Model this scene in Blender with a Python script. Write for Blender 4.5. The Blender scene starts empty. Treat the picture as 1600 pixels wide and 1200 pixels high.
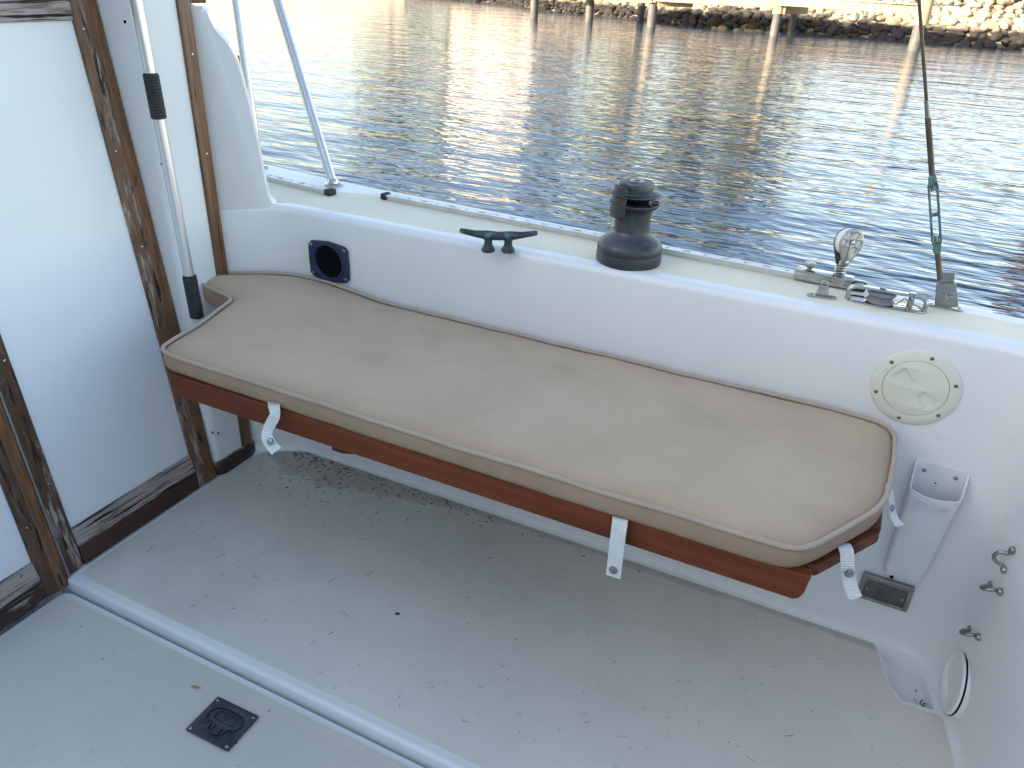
import bpy, bmesh, math, random
import numpy as np
from mathutils import Vector, Matrix, noise
random.seed(7); rng = np.random.default_rng(7)
scene = bpy.context.scene
# ------------------------------------------------------------------ camera
CAMLOC = Vector((0, 0, 1.5))
Rm = np.array([[0, 0, 0]] * 3, float)
def _n(v): return v / np.linalg.norm(v)
F = 1202.0
_z = -_n(np.array([700. - 800, 2861. - 600, F]))          # up, from the vertical vanishing point
_x = -_n(np.array([-2100. - 800, -165. - 600, F])); _x = _n(_x - _z * (_x @ _z))
_y = np.cross(_z, _x); Rm = np.array([_x, _y, _z])
cam_d = bpy.data.cameras.new('camera'); cam = bpy.data.objects.new('camera', cam_d)
scene.collection.objects.link(cam); scene.camera = cam
cam_d.sensor_width = 36; cam_d.lens = 36 * F / 1600; cam_d.clip_start = 0.02; cam_d.clip_end = 3000
rt, up, bk = Rm[:, 0], -Rm[:, 1], -Rm[:, 2]
cam.matrix_world = Matrix(((rt[0], up[0], bk[0], 0), (rt[1], up[1], bk[1], 0), (rt[2], up[2], bk[2], 1.5), (0, 0, 0, 1)))
def at(px, py, ax, val):                                  # where a sight line meets the plane axis=val
    r = Rm @ np.array([px - 800, py - 600, F]); c = np.array([0, 0, 1.5])
    return Vector(c + r * ((val - c[ax]) / r[ax]))
# ------------------------------------------------------------------ sky, sun, exposure
SUN_EL, SUN_AZ = math.radians(17), math.atan2(-0.62, -0.78)   # azimuth measured from +Y towards +X
sdir = Vector((math.sin(SUN_AZ) * math.cos(SUN_EL), math.cos(SUN_AZ) * math.cos(SUN_EL), math.sin(SUN_EL)))
world = bpy.data.worlds.new('World'); scene.world = world; world.use_nodes = True
wn = world.node_tree.nodes; wl = world.node_tree.links
sky = wn.new('ShaderNodeTexSky'); sky.sky_type = 'NISHITA'; sky.sun_disc = False
sky.sun_elevation = SUN_EL; sky.sun_rotation = SUN_AZ
sky.air_density = 1.0; sky.dust_density = 1.0; sky.ozone_density = 1.0
wn['Background'].inputs['Strength'].default_value = 0.13
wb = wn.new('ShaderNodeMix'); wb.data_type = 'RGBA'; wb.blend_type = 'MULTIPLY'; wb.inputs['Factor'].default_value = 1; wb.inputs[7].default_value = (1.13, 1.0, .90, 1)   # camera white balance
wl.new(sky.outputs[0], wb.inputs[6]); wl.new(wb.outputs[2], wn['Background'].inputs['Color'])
sun_d = bpy.data.lights.new('sun', 'SUN'); sun = bpy.data.objects.new('sun', sun_d); scene.collection.objects.link(sun)
sun_d.energy = 3.5; sun_d.angle = math.radians(0.5); sun_d.color = (1.0, 0.86, 0.66)
sun.rotation_euler = sdir.to_track_quat('Z', 'Y').to_euler(); sun.location = (0, 0, 30)
scene.view_settings.view_transform = 'Standard'; scene.view_settings.look = 'None'
scene.view_settings.gamma = 1.0; scene.view_settings.use_curve_mapping = False
scene.view_settings.exposure = 2.15
# ------------------------------------------------------------------ helpers
col = scene.collection
def tag(o, label=None, cat=None, group=None, kind=None):
    if label: o['label'] = label
    if cat: o['category'] = cat
    if group: o['group'] = group
    if kind: o['kind'] = kind
    return o
def thing(name, loc, label, cat, group=None):
    o = bpy.data.objects.new(name, None); o.empty_display_size = 0.05; col.objects.link(o); o.location = loc
    return tag(o, label, cat, group)
def wloc(o):
    m = Matrix.Translation(o.location)
    return wloc(o.parent) @ o.matrix_parent_inverse @ m if o.parent else m
def link(name, me, mat, parent=None, smooth=35):
    o = bpy.data.objects.new(name, me); col.objects.link(o)
    if mat is not None and not me.materials: me.materials.append(mat)
    if smooth:
        me.shade_smooth(); me.set_sharp_from_angle(angle=math.radians(smooth))
    if parent is not None:
        o.parent = parent; o.matrix_parent_inverse = wloc(parent).inverted()
    return o
def mesh(name, V, Fc, mat, parent=None, smooth=35, fix=True):
    me = bpy.data.meshes.new(name); me.from_pydata([tuple(v) for v in V], [], [tuple(f) for f in Fc])
    if fix:
        bm = bmesh.new(); bm.from_mesh(me); bmesh.ops.recalc_face_normals(bm, faces=bm.faces); bm.to_mesh(me); bm.free()
    return link(name, me, mat, parent, smooth)
def frombm(name, bm, mat, parent=None, smooth=35, M=None):
    if M is not None: bmesh.ops.transform(bm, matrix=M, verts=bm.verts)
    bmesh.ops.recalc_face_normals(bm, faces=bm.faces)
    me = bpy.data.meshes.new(name); bm.to_mesh(me); bm.free()
    return link(name, me, mat, parent, smooth)
def frame(o, z, xh=None):                                 # matrix: local z along z, x near xh
    z = Vector(z).normalized(); xh = Vector(xh) if xh is not None else (Vector((1, 0, 0)) if abs(z.x) < .9 else Vector((0, 1, 0)))
    x = (xh - z * xh.dot(z)).normalized(); y = z.cross(x)
    return Matrix(((x.x, y.x, z.x, o[0]), (x.y, y.y, z.y, o[1]), (x.z, y.z, z.z, o[2]), (0, 0, 0, 1)))
def boxbm(c, s, bev=0.0, seg=2):
    bm = bmesh.new(); bmesh.ops.create_cube(bm, size=1)
    bmesh.ops.scale(bm, vec=s, verts=bm.verts); bmesh.ops.translate(bm, vec=c, verts=bm.verts)
    if bev: bmesh.ops.bevel(bm, geom=bm.edges[:], offset=bev, segments=seg, affect='EDGES', profile=.5)
    return bm
def box(name, c, s, mat, parent=None, bev=0.0, M=None, seg=2):
    return frombm(name, boxbm(c, s, bev, seg), mat, parent, 35, M)
def prismbm(poly, z0, z1, bev=0.0, seg=2):
    bm = bmesh.new(); n = len(poly)
    b = [bm.verts.new((p[0], p[1], z0)) for p in poly]; t = [bm.verts.new((p[0], p[1], z1)) for p in poly]
    bm.faces.new(b[::-1]); tf = bm.faces.new(t)
    for i in range(n): bm.faces.new((b[i], b[(i + 1) % n], t[(i + 1) % n], t[i]))
    if bev: bmesh.ops.bevel(bm, geom=list(tf.edges), offset=bev, segments=seg, affect='EDGES', profile=.5)
    return bm
def prism(name, poly, z0, z1, mat, parent=None, bev=0.0, M=None):
    return frombm(name, prismbm(poly, z0, z1, bev), mat, parent, 35, M)
def lathe(name, prof, mat, parent=None, seg=40, M=None, cap=True):
    V, Fc = [], []
    for r, z in prof:
        for k in range(seg):
            a = 2 * math.pi * k / seg; V.append((r * math.cos(a), r * math.sin(a), z))
    for i in range(len(prof) - 1):
        for k in range(seg):
            a, b = i * seg + k, i * seg + (k + 1) % seg
            Fc.append((a, b, b + seg, a + seg))
    if cap and prof[0][0] > 1e-6: Fc.append(tuple(range(seg))[::-1])
    if cap and prof[-1][0] > 1e-6: Fc.append(tuple((len(prof) - 1) * seg + k for k in range(seg)))
    if M is not None: V = [M @ Vector(v) for v in V]
    me = bpy.data.meshes.new(name); me.from_pydata([tuple(v) for v in V], [], Fc)
    bm = bmesh.new(); bm.from_mesh(me); bmesh.ops.remove_doubles(bm, verts=bm.verts, dist=1e-6)
    bmesh.ops.recalc_face_normals(bm, faces=bm.faces); bm.to_mesh(me); bm.free()
    return link(name, me, mat, parent, 40)
def tubedata(P, r, seg=12, closed=False, flat=None):
    P = [Vector(p) for p in P]; n = len(P); V, Fc = [], []
    rs = r if isinstance(r, (list, tuple)) else [r] * n
    T = []
    for i in range(n):
        a = P[(i - 1) % n] if (closed or i > 0) else P[i]; b = P[(i + 1) % n] if (closed or i < n - 1) else P[i]
        T.append((b - a).normalized())
    N = T[0].orthogonal().normalized() if flat is None else (Vector(flat) - T[0] * T[0].dot(Vector(flat))).normalized()
    for i in range(n):
        N = (N - T[i] * N.dot(T[i])).normalized(); B = T[i].cross(N)
        for k in range(seg):
            a = 2 * math.pi * k / seg; V.append(P[i] + (N * math.cos(a) + B * math.sin(a)) * rs[i])
    m = n if closed else n - 1
    for i in range(m):
        for k in range(seg):
            a, b = i * seg + k, i * seg + (k + 1) % seg; j = ((i + 1) % n) * seg
            Fc.append((a, b, j + (k + 1) % seg, j + k))
    if not closed: Fc += [tuple(range(seg))[::-1], tuple((n - 1) * seg + k for k in range(seg))]
    return V, Fc
def tube(name, P, r, mat, parent=None, seg=12, closed=False):
    V, Fc = tubedata(P, r, seg, closed); return mesh(name, V, Fc, mat, parent, 50)
def circle(cx, cy, r, n=24, a0=0, a1=2 * math.pi, end=False):
    k = n + 1 if end else n
    return [(cx + r * math.cos(a0 + (a1 - a0) * i / n), cy + r * math.sin(a0 + (a1 - a0) * i / n)) for i in range(k)]
def rrect(cx, cy, w, h, r, n=5):
    out = []
    for sx, sy, a in ((1, 1, 0), (-1, 1, .5), (-1, -1, 1), (1, -1, 1.5)):
        out += circle(cx + sx * (w / 2 - r), cy + sy * (h / 2 - r), r, n, a * math.pi, (a + .5) * math.pi, True)
    return out
def slot(x0, y0, x1, y1, r, n=6):
    a = math.atan2(y1 - y0, x1 - x0)
    return circle(x1, y1, r, n, a - math.pi / 2, a + math.pi / 2, True) + circle(x0, y0, r, n, a + math.pi / 2, a + 1.5 * math.pi, True)
def plate(name, loops, t, mat, parent=None, M=None, bev=0.0):   # flat plate with real holes: first loop is the rim
    cu = bpy.data.curves.new('c', 'CURVE'); cu.dimensions = '2D'; cu.fill_mode = 'BOTH'; cu.extrude = t / 2
    if bev: cu.bevel_depth = bev; cu.bevel_resolution = 1; cu.offset = -bev; cu.extrude = max(t / 2 - bev, 1e-5)
    for lp in loops:
        s = cu.splines.new('POLY'); s.points.add(len(lp) - 1); s.use_cyclic_u = True
        for i, p in enumerate(lp): s.points[i].co = (p[0], p[1], 0, 1)
    o = bpy.data.objects.new('c', cu); col.objects.link(o)
    bpy.context.view_layer.update()
    me = bpy.data.meshes.new_from_object(o.evaluated_get(bpy.context.evaluated_depsgraph_get()))
    bpy.data.objects.remove(o); bpy.data.curves.remove(cu); me.materials.clear(); me.name = name
    bm = bmesh.new(); bm.from_mesh(me); bmesh.ops.remove_doubles(bm, verts=bm.verts, dist=1e-6)
    return frombm(name, bm, mat, parent, 35, M) if not bpy.data.meshes.remove(me) else None
def textmesh(name, txt, size, ext, mat, parent, M):
    cu = bpy.data.curves.new('t', 'FONT'); cu.body = txt; cu.size = size; cu.extrude = ext; cu.align_x = 'CENTER'; cu.align_y = 'CENTER'; cu.space_character = 1.25
    o = bpy.data.objects.new('t', cu); col.objects.link(o); bpy.context.view_layer.update()
    me = bpy.data.meshes.new_from_object(o.evaluated_get(bpy.context.evaluated_depsgraph_get()))
    bpy.data.objects.remove(o); bpy.data.curves.remove(cu); me.materials.clear()
    bm = bmesh.new(); bm.from_mesh(me); bpy.data.meshes.remove(me)
    return frombm(name, bm, mat, parent, 0, M)
def smoothpath(P, closed=False, it=2):
    P = [Vector(p) for p in P]
    for _ in range(it):
        Q = []; n = len(P)
        for i in range(n if closed else n - 1):
            a, b = P[i], P[(i + 1) % n]; Q += [a * .75 + b * .25, a * .25 + b * .75]
        P = Q if closed else [P[0]] + Q + [P[-1]]
    return P
# ------------------------------------------------------------------ materials
def mk(name):
    m = bpy.data.materials.new(name); m.use_nodes = True; nt = m.node_tree
    return m, nt, nt.nodes, nt.links, nt.nodes['Principled BSDF']
def mat(name, c, rough=.5, metal=0.0, c2=None, vs=8.0, lo=.35, hi=.65, c3=None, vs3=30, lo3=.55, hi3=.7, bump=0.0, bs=120.0,
        stretch=(1, 1, 1), rvar=.08, spec=.5, coat=0.0, detail=5, sheen=0.0, dist=0.001):
    m, nt, N, L, P = mk(name)
    P.inputs['Metallic'].default_value = metal; P.inputs['Specular IOR Level'].default_value = spec
    P.inputs['Coat Weight'].default_value = coat; P.inputs['Coat Roughness'].default_value = .12; P.inputs['Sheen Weight'].default_value = sheen
    tc = N.new('ShaderNodeTexCoord'); mp = N.new('ShaderNodeMapping'); mp.inputs['Scale'].default_value = stretch
    L.new(tc.outputs['Object'], mp.inputs['Vector'])
    def nz(s, d=detail, r=.6):
        t = N.new('ShaderNodeTexNoise'); t.inputs['Scale'].default_value = s; t.inputs['Detail'].default_value = d; t.inputs['Roughness'].default_value = r
        L.new(mp.outputs[0], t.inputs['Vector']); return t.outputs['Fac']
    def rng_(v, a, b, x=0, y=1):
        t = N.new('ShaderNodeMapRange'); t.inputs['From Min'].default_value = a; t.inputs['From Max'].default_value = b
        t.inputs['To Min'].default_value = x; t.inputs['To Max'].default_value = y; L.new(v, t.inputs['Value']); return t.outputs[0]
    def mx(f, a, b):
        t = N.new('ShaderNodeMix'); t.data_type = 'RGBA'
        L.new(f, t.inputs['Factor'])
        for k, v in ((6, a), (7, b)):
            if isinstance(v, tuple): t.inputs[k].default_value = (*v, 1)
            else: L.new(v, t.inputs[k])
        return t.outputs[2]
    c2 = c2 or tuple(x * .88 for x in c)
    n1 = nz(vs); out = mx(rng_(n1, lo, hi), c, c2)
    if c3: out = mx(rng_(nz(vs3), lo3, hi3), out, c3)
    L.new(out, P.inputs['Base Color']); L.new(rng_(n1, .3, .7, max(rough - rvar, .02), rough + rvar), P.inputs['Roughness'])
    if bump:
        b = N.new('ShaderNodeBump'); b.inputs['Strength'].default_value = bump; b.inputs['Distance'].default_value = dist
        L.new(nz(bs, 3), b.inputs['Height']); L.new(b.outputs[0], P.inputs['Normal'])
    m['h'] = 0
    return m
GEL = mat('gelcoat_white', (.80, .81, .80), .34, c2=(.76, .775, .775), vs=3, bump=.12, bs=9, c3=(.70, .70, .66), vs3=14, lo3=.66, hi3=.85, coat=.15)
GELP = mat('white_panel', (.80, .815, .83), .45, c2=(.77, .785, .80), vs=2, bump=.25, bs=260, dist=.0006)
DECKNS = mat('deck_nonskid', (.82, .765, .60), .75, c2=(.77, .715, .56), vs=6, bump=.7, bs=420, c3=(.52, .52, .47), vs3=40, lo3=.66, hi3=.8)
CUSH = mat('cushion_canvas', (.525, .405, .280), .85, c2=(.47, .358, .246), vs=4, bump=.35, bs=600, c3=(.41, .31, .215), vs3=7, lo3=.52, hi3=.85, sheen=.1, detail=8)
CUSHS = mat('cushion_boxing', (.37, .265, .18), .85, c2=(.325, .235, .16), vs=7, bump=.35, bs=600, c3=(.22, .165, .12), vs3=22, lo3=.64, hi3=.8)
PIPE = mat('cushion_piping', (.46, .37, .28), .7, c2=(.41, .33, .25), vs=9, bump=.2, bs=500)
TEAK = mat('varnished_teak', (.19, .047, .0155), .42, c2=(.115, .027, .009), vs=34, stretch=(.06, 1, 1), c3=(.075, .018, .008), vs3=140, lo3=.55, hi3=.72, bump=.3, bs=160, coat=0, spec=.25, detail=7)
SLAT = mat('slat_teak', (.13, .036, .015), .45, c2=(.08, .021, .009), vs=30, stretch=(.08, 1, 1), spec=.25, bump=.2, bs=90)
TEAKD = mat('bare_teak', (.15, .055, .028), .5, c2=(.09, .03, .016), vs=20, stretch=(.15, 1, 1), bump=.3, bs=80)
def weathered(nm, grain, brown, dark, grey, g=.5, cr=.62, fine=1.0):
    m, nt, N, L, P = mk(nm); tc = N.new('ShaderNodeTexCoord')
    def nz(scale, st, d=5, r=.6, w=0.0):
        mp = N.new('ShaderNodeMapping'); v = [1, 1, 1]; v[grain] = st; mp.inputs['Scale'].default_value = v; mp.inputs['Location'].default_value = (w, w, w)
        L.new(tc.outputs['Object'], mp.inputs['Vector']); t = N.new('ShaderNodeTexNoise'); t.inputs['Scale'].default_value = scale; t.inputs['Detail'].default_value = d; t.inputs['Roughness'].default_value = r
        L.new(mp.outputs[0], t.inputs['Vector']); return t.outputs['Fac']
    def mr(v, a_, b_, x=0, y=1):
        t = N.new('ShaderNodeMapRange'); t.inputs['From Min'].default_value = a_; t.inputs['From Max'].default_value = b_; t.inputs['To Min'].default_value = x; t.inputs['To Max'].default_value = y
        L.new(v, t.inputs['Value']); return t.outputs[0]
    def mx(f, a_, b_):
        t = N.new('ShaderNodeMix'); t.data_type = 'RGBA'; L.new(f, t.inputs['Factor'])
        for k, v in ((6, a_), (7, b_)):
            if isinstance(v, tuple): t.inputs[k].default_value = (*v, 1)
            else: L.new(v, t.inputs[k])
        return t.outputs[2]
    def mul(a_, b_):
        t = N.new('ShaderNodeMath'); t.operation = 'MULTIPLY'; L.new(a_, t.inputs[0]); L.new(b_, t.inputs[1]); return t.outputs[0]
    fg = nz(95 * fine, .05, 6); c = mx(mr(fg, .36, .64), brown, dark)
    c = mx(mr(nz(30, .12, 4, .6, 3), .42, .62, 0, .75), c, tuple(q * .6 for q in brown))
    patch = mr(nz(17, .16, 6, .68, 7), g, g + .07); streak = mr(nz(120, .06, 4, .6, 11), .34, .52)
    gm = mul(patch, streak); c = mx(gm, c, grey)
    crk = mr(nz(75, .045, 3, .55, 19), cr, cr + .035); c = mx(crk, c, (.012, .008, .006))
    L.new(c, P.inputs['Base Color']); L.new(mr(gm, 0, 1, .42, .75), P.inputs['Roughness'])
    h = N.new('ShaderNodeMath'); h.operation = 'SUBTRACT'; L.new(fg, h.inputs[0]); L.new(crk, h.inputs[1])
    b_ = N.new('ShaderNodeBump'); b_.inputs['Strength'].default_value = .8; b_.inputs['Distance'].default_value = .0035; L.new(h.outputs[0], b_.inputs['Height']); L.new(b_.outputs[0], P.inputs['Normal'])
    return m
GY = (.40, .345, .31)
WV = weathered('weathered_teak_upright', 2, (.15, .075, .036), (.045, .025, .015), GY, .575, .585)
WVG = weathered('silvered_teak_upright', 2, (.23, .115, .058), (.085, .042, .024), GY, .51, .595)
WH = weathered('weathered_teak_level', 1, (.085, .032, .018), (.04, .017, .011), GY, .64, .66)
WHG = weathered('silvered_teak_level', 1, (.16, .085, .055), (.07, .04, .028), GY, .38, .60)
WBR = weathered('brown_teak_upright', 2, (.25, .115, .048), (.10, .042, .02), GY, .66, .64)
WDK = weathered('dark_rotten_teak', 1, (.070, .036, .022), (.020, .012, .009), (.42, .36, .32), .47, .55)
ALU = mat('brushed_aluminium', (.74, .75, .77), .36, 1, c2=(.64, .65, .68), vs=9, stretch=(1, 1, .15), bump=.1, bs=200)
ALUM = mat('anodised_track', (.76, .77, .77), .45, .9, c2=(.66, .67, .67), vs=12, c3=(.45, .45, .44), vs3=40, lo3=.62, hi3=.8)
SS = mat('stainless_steel', (.50, .50, .49), .17, 1, c2=(.40, .39, .38), vs=30, c3=(.33, .27, .2), vs3=70, lo3=.68, hi3=.85)
RAIL = mat('rail_steel', (.66, .66, .65), .2, 1, c2=(.58, .58, .57), vs=20)
SSD = mat('dull_stainless', (.36, .36, .35), .34, 1, c2=(.27, .265, .255), vs=25, c3=(.22, .19, .15), vs3=50, lo3=.6, hi3=.8)
BRZ = mat('weathered_bronze', (.085, .092, .10), .42, .65, c2=(.055, .06, .068), vs=14, c3=(.17, .19, .20), vs3=45, lo3=.62, hi3=.8, bump=.3, bs=180)
BRZG = mat('verdigris_bronze', (.055, .085, .095), .55, .35, c2=(.03, .04, .05), vs=30, c3=(.13, .27, .29), vs3=36, lo3=.56, hi3=.72, bump=.4, bs=160)
VERD = mat('green_verdigris', (.11, .24, .22), .7, .1, c2=(.07, .12, .11), vs=50, c3=(.05, .055, .05), vs3=60, lo3=.55, hi3=.7, bump=.5, bs=200)
WIRE = mat('tarnished_rod', (.17, .145, .12), .45, .8, c2=(.10, .075, .055), vs=40, stretch=(1, 1, .3))
BLK = mat('black_rubber', (.012, .013, .016), .62, c2=(.02, .021, .024), vs=30, bump=.4, bs=300)
NAVY = mat('navy_plastic', (.014, .030, .075), .42, c2=(.02, .036, .08), vs=20, c3=(.07, .085, .12), vs3=60, lo3=.66, hi3=.85, bump=.15, bs=200)
CREAM = mat('cream_plastic', (.74, .75, .62), .38, c2=(.70, .71, .59), vs=6)
WPLA = mat('white_plastic', (.76, .775, .78), .42, c2=(.71, .725, .73), vs=12, bump=.15, bs=350, c3=(.5, .5, .49), vs3=90, lo3=.72, hi3=.85)
WEB = mat('white_webbing', (.76, .79, .76), .8, c2=(.66, .69, .67), vs=40, bump=.8, bs=1, stretch=(1, 1, 1))
SHV = mat('grey_sheave', (.16, .16, .17), .5, c2=(.22, .22, .23), vs=30)
SHVW = mat('white_sheave', (.82, .82, .82), .4)
LENS = mat('frosted_lens', (.30, .32, .34), .22, c2=(.2, .22, .24), vs=60, coat=.4)
DARK = mat('dark_void', (.004, .004, .005), .8, spec=.1)  # near-black for dark parts and for shade painted into openings
LITTER = mat('dead_needles', (.035, .022, .014), .8, c2=(.012, .009, .007), vs=60)
LEAFM = mat('dry_leaf', (.30, .23, .10), .7)
STONE = None
# webbing: fine cross ribs
def rib_bump(m, axis_scale):
    N, L = m.node_tree.nodes, m.node_tree.links
    w = N.new('ShaderNodeTexWave'); w.bands_direction = 'Z'; w.inputs['Scale'].default_value = axis_scale; w.inputs['Distortion'].default_value = 0
    tc = N.new('ShaderNodeTexCoord'); L.new(tc.outputs['Object'], w.inputs['Vector'])
    b = [n for n in N if n.type == 'BUMP'][0]; L.new(w.outputs['Fac'], b.inputs['Height']); b.inputs['Distance'].default_value = .0012
rib_bump(WEB, 70)
# floor non-skid with shaped water stains and scuffs
def floor_mat():
    m, nt, N, L, P = mk('floor_nonskid')
    tc = N.new('ShaderNodeTexCoord')
    def nz(s, d=6, v=None):
        t = N.new('ShaderNodeTexNoise'); t.inputs['Scale'].default_value = s; t.inputs['Detail'].default_value = d; t.inputs['Roughness'].default_value = .6
        L.new(v or tc.outputs['Object'], t.inputs['Vector']); return t
    def ma(op, a, b):
        t = N.new('ShaderNodeMath'); t.operation = op
        for i, v in ((0, a), (1, b)):
            if isinstance(v, (int, float)): t.inputs[i].default_value = v
            elif v is not None: L.new(v, t.inputs[i])
        return t.outputs[0]
    def mr(v, a, b, x=0, y=1):
        t = N.new('ShaderNodeMapRange'); t.interpolation_type = 'SMOOTHSTEP'
        for k, q in (('From Min', a), ('From Max', b), ('To Min', x), ('To Max', y)): t.inputs[k].default_value = q
        L.new(v, t.inputs['Value']); return t.outputs[0]
    def mx(f, a, b):
        t = N.new('ShaderNodeMix'); t.data_type = 'RGBA'; L.new(f, t.inputs['Factor'])
        for k, v in ((6, a), (7, b)):
            if isinstance(v, tuple): t.inputs[k].default_value = (*v, 1)
            else: L.new(v, t.inputs[k])
        return t.outputs[2]
    base = mx(mr(nz(2.2).outputs[0], .35, .65), (.72, .70, .625), (.665, .645, .58))
    base = mx(mr(nz(38).outputs[0], .6, .85), base, (.46, .445, .40))
    sep = N.new('ShaderNodeSeparateXYZ'); L.new(tc.outputs['Object'], sep.inputs[0])
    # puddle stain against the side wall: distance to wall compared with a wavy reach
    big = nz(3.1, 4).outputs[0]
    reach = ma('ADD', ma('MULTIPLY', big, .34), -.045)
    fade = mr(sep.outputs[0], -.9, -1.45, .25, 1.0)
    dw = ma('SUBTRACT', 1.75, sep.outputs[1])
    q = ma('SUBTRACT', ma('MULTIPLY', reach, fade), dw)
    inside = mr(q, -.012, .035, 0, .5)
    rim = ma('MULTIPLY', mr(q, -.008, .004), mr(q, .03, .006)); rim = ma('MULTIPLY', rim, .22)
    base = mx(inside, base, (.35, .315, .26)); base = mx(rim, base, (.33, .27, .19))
    # grubby patch aft
    sp = mr(nz(1.6, 5).outputs[0], .52, .72, 0, .4); base = mx(sp, base, (.48, .445, .40))
    L.new(base, P.inputs['Base Color']); P.inputs['Roughness'].default_value = .6
    P.inputs['Specular IOR Level'].default_value = .45
    b = N.new('ShaderNodeBump'); b.inputs['Strength'].default_value = .5; b.inputs['Distance'].default_value = .0008
    L.new(nz(420, 2).outputs[0], b.inputs['Height']); L.new(b.outputs[0], P.inputs['Normal'])
    return m
FLOOR = floor_mat()
# ------------------------------------------------------------------ water
WZ = -0.15
def water_mat():
    m, nt, N, L, P = mk('canal_water')
    P.inputs['Base Color'].default_value = (.032, .068, .118, 1); P.inputs['Roughness'].default_value = .04
    P.inputs['IOR'].default_value = 1.46
    tc = N.new('ShaderNodeTexCoord')
    def lay(rot, sx, sy, scale, detail, dist):
        mp = N.new('ShaderNodeMapping'); mp.inputs['Rotation'].default_value = (0, 0, math.radians(rot)); mp.inputs['Scale'].default_value = (sx, sy, 1)
        L.new(tc.outputs['Object'], mp.inputs['Vector'])
        t = N.new('ShaderNodeTexNoise'); t.inputs['Scale'].default_value = scale; t.inputs['Detail'].default_value = detail
        t.inputs['Roughness'].default_value = .45; t.inputs['Distortion'].default_value = dist
        L.new(mp.outputs[0], t.inputs['Vector']); return t.outputs['Fac']
    h = None
    for (rot, sx, sy, sc, de, di, amp) in ((-24, .26, 1.7, 4.4, 2, .35, .022), (-46, .36, 1.5, 7.5, 1, .3, .0062), (-12, .4, 1.4, 1.5, 2, .2, .052), (-22, .42, 1.7, 18, 1, .3, .0024), (-30, .45, 1.4, .55, 1, 0, .05)):
        t = N.new('ShaderNodeMath'); t.operation = 'MULTIPLY'; L.new(lay(rot, sx, sy, sc, de, di), t.inputs[0]); t.inputs[1].default_value = amp
        if h is None: h = t.outputs[0]
        else:
            a = N.new('ShaderNodeMath'); a.operation = 'ADD'; L.new(h, a.inputs[0]); L.new(t.outputs[0], a.inputs[1]); h = a.outputs[0]
    for rot, sc, dist, amp in ((66, 1.5, 6, .0024), (52, 2.5, 5, .0010)):           # small regular wave trains
        mp = N.new('ShaderNodeMapping'); mp.inputs['Rotation'].default_value = (0, 0, math.radians(-rot)); L.new(tc.outputs['Object'], mp.inputs['Vector'])
        w = N.new('ShaderNodeTexWave'); w.inputs['Scale'].default_value = sc; w.inputs['Distortion'].default_value = dist; w.inputs['Detail'].default_value = 2; w.inputs['Detail Scale'].default_value = .7
        L.new(mp.outputs[0], w.inputs['Vector']); t = N.new('ShaderNodeMath'); t.operation = 'MULTIPLY_ADD'; L.new(w.outputs['Fac'], t.inputs[0]); t.inputs[1].default_value = amp; L.new(h, t.inputs[2]); h = t.outputs[0]
    b = N.new('ShaderNodeBump'); b.inputs['Strength'].default_value = 1; b.inputs['Distance'].default_value = .75
    L.new(h, b.inputs['Height']); L.new(b.outputs[0], P.inputs['Normal'])
    return m
mesh_w = [(-500, -300, WZ), (500, -300, WZ), (500, 500, WZ), (-500, 500, WZ)]
tag(mesh('water', mesh_w, [(0, 1, 2, 3)], water_mat(), smooth=0), kind='structure')
# ------------------------------------------------------------------ the boat shell
def sweep(name, path, prof, m, parent=None):               # path: plan points, prof: (outward offset, z)
    n = len(path); V, Fc = [], []
    for i, p in enumerate(path):
        a = Vector(path[max(i - 1, 0)]); b = Vector(path[min(i + 1, n - 1)]); t = (b - a).normalized(); nr = Vector((-t.y, t.x))
        for o, z in prof: V.append((p[0] + nr.x * o, p[1] + nr.y * o, z))
    k = len(prof)
    for i in range(n - 1):
        for j in range(k - 1): Fc.append((i * k + j, (i + 1) * k + j, (i + 1) * k + j + 1, i * k + j + 1))
    return mesh(name, V, Fc, m, parent, 60)
half = [(-1.775, 1.640), (-1.70, 1.693), (-1.655, 1.725), (-1.62, 1.744), (-1.585, 1.756), (-1.54, 1.760), (-1.0, 1.760), (-.4, 1.760), (.1, 1.760), (.26, 1.760)]
half += circle(.30, 1.64, .12, 10, math.radians(90), math.radians(8), True) + [(.437, 1.58), (.452, 1.5), (.475, 1.35), (.51, 1.0), (.53, .5), (.535, 0)]
port = [(x, -y) for x, y in half[::-1]][1:]
wallpath = half + port
fil = [(-.03 + .03 * math.sin(a), .03 - .03 * math.cos(a)) for a in [i * math.pi / 10 for i in range(6)]]
top = [(.019 - .019 * math.cos(a), .843 + .019 * math.sin(a)) for a in [i * math.pi / 12 for i in range(7)]]
wprof = [(-.030, -.06)] + fil + [(0, .2), (0, .4), (0, .6), (.0005, .75)] + top + [(.045, .862)]
tag(sweep('cockpit_wall', wallpath, wprof, GEL), kind='structure')
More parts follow.
